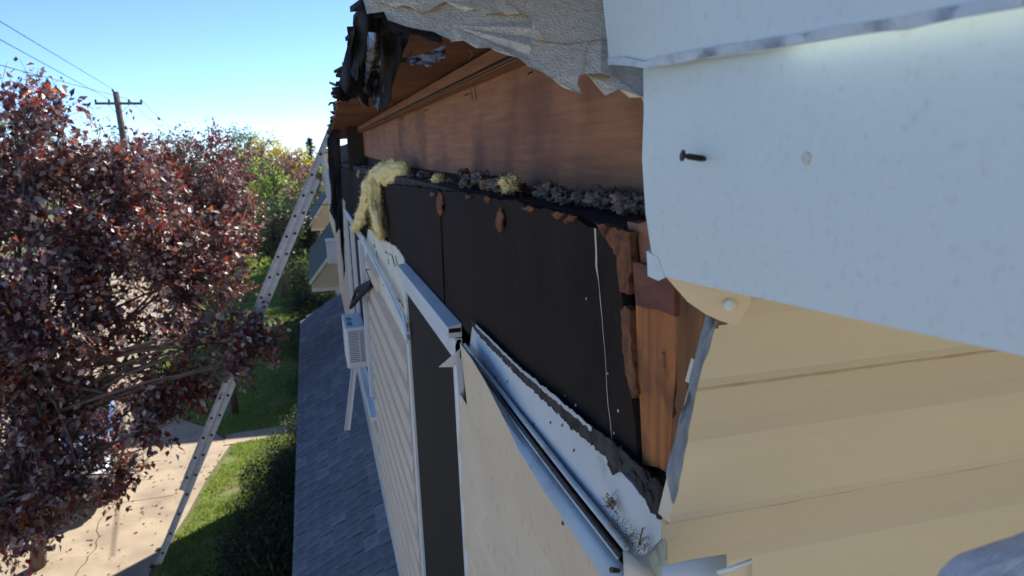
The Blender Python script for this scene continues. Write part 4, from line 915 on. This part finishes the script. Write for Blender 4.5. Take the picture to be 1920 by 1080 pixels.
# ================================================================== utility pole and wires
PYY = 40; pt = Y((217, 172), PYY); 
up = thing('utility_pole', (pt[0], PYY, 0), 'weathered wooden utility pole with one crossarm above the plum trees', 'utility pole')
MB().tube([(pt[0]+.25, PYY, 0), (pt[0]+.1, PYY, pt[2]*.6), (pt[0], PYY, pt[2])], [.19, .165, .14], 10).build('pole', MT['pole'], up, smooth=True)
ca, cb_ = Y((178, 194), PYY-.2), Y((267, 194), PYY-.2)
MB().bar(ca, cb_, (0, 0, 1), .12, .10).build('crossarm', MT['pole'], up)
for s_ in (.02, .3, .72, .98):
    p = ca+(cb_-ca)*s_; MB().tube([p+(0, 0, .05), p+(0, 0, .11), p+(0, 0, .16), p+(0, 0, .2)], [.03, .06, .045, .03], 8).build('insulator', MT['rubber'], up)
for s_ in (.25, .75): MB().bar(ca+(cb_-ca)*s_, np.array([pt[0]+.02, PYY-.15, pt[2]-1.1]), (0, 1, 0), .03, .02).build('brace', MT['pole'], up)
MB().tube([(pt[0]-.1, PYY, pt[2]), (pt[0]-.14, PYY, pt[2]+.12)], .05, 6).build('insulator', MT['rubber'], up)
def wire(a_, b_, sag, lab, rad=.011):
    P_ = [np.array(a_)*(1-t)+np.array(b_)*t-np.array([0, 0, sag*4*t*(1-t)]) for t in np.linspace(0, 1, 24)]
    tag(MB().tube(P_, rad, 5).build('wire', MT['rope']), lab, 'wire', 'overhead wires')
for k, (s_, px, lab) in enumerate([(0, (0, 40), 'uppermost overhead wire left of the utility pole'), (.3, (0, 74), 'second overhead wire left of the utility pole'), (.72, (0, 122), 'lowest overhead wire left of the utility pole')]):
    a_ = ca+(cb_-ca)*s_+np.array([0, 0, .2]) if k else np.array([pt[0]-.14, PYY, pt[2]+.14])
    near = Y(px, 17+k*1.5); wire(a_, near+(near-a_)*.5, .0, lab)
for k, (s_, px, lab) in enumerate([(.98, (352, 250), 'upper overhead wire right of the utility pole'), (.72, (340, 252), 'lower overhead wire right of the utility pole')]):
    a_ = ca+(cb_-ca)*s_+np.array([0, 0, .2]); wire(a_, Y(px, 85), .5, lab, .013)
wire(Y((480, 372), 24), Y((640, 384), 14.1), .05, 'service cable crossing behind the ladder', .012)

# ================================================================== unseen house added behind the viewpoint to bounce warm sunlight
bh = thing('added_bounce_house', (-4, -9.5, 0), 'unseen cream sided house added behind the viewpoint to bounce sunlight', 'house')
MB().box(-13, 8, -17, -9.5, 0, 6.2).build('wall', MT['trim'], bh)
MB().prism([(-13.3, -17.3, 6.2), (-13.3, -9.2, 6.2), (-13.3, -13.2, 8.2)], (21.6, 0, 0)).build('roof', MT['greenroof'], bh)
for xx in (-11, -8, -5, -2, 1, 4):
    for zz in (1.0, 3.9):
        wn = MB().box(xx, xx+1.0, -9.496, -9.485, zz, zz+1.3).build('window', MT['glass'], bh)
        MB().box(xx-.06, xx+1.06, -9.497, -9.46, zz-.08, zz-.003).build('sill', MT['white'], wn)
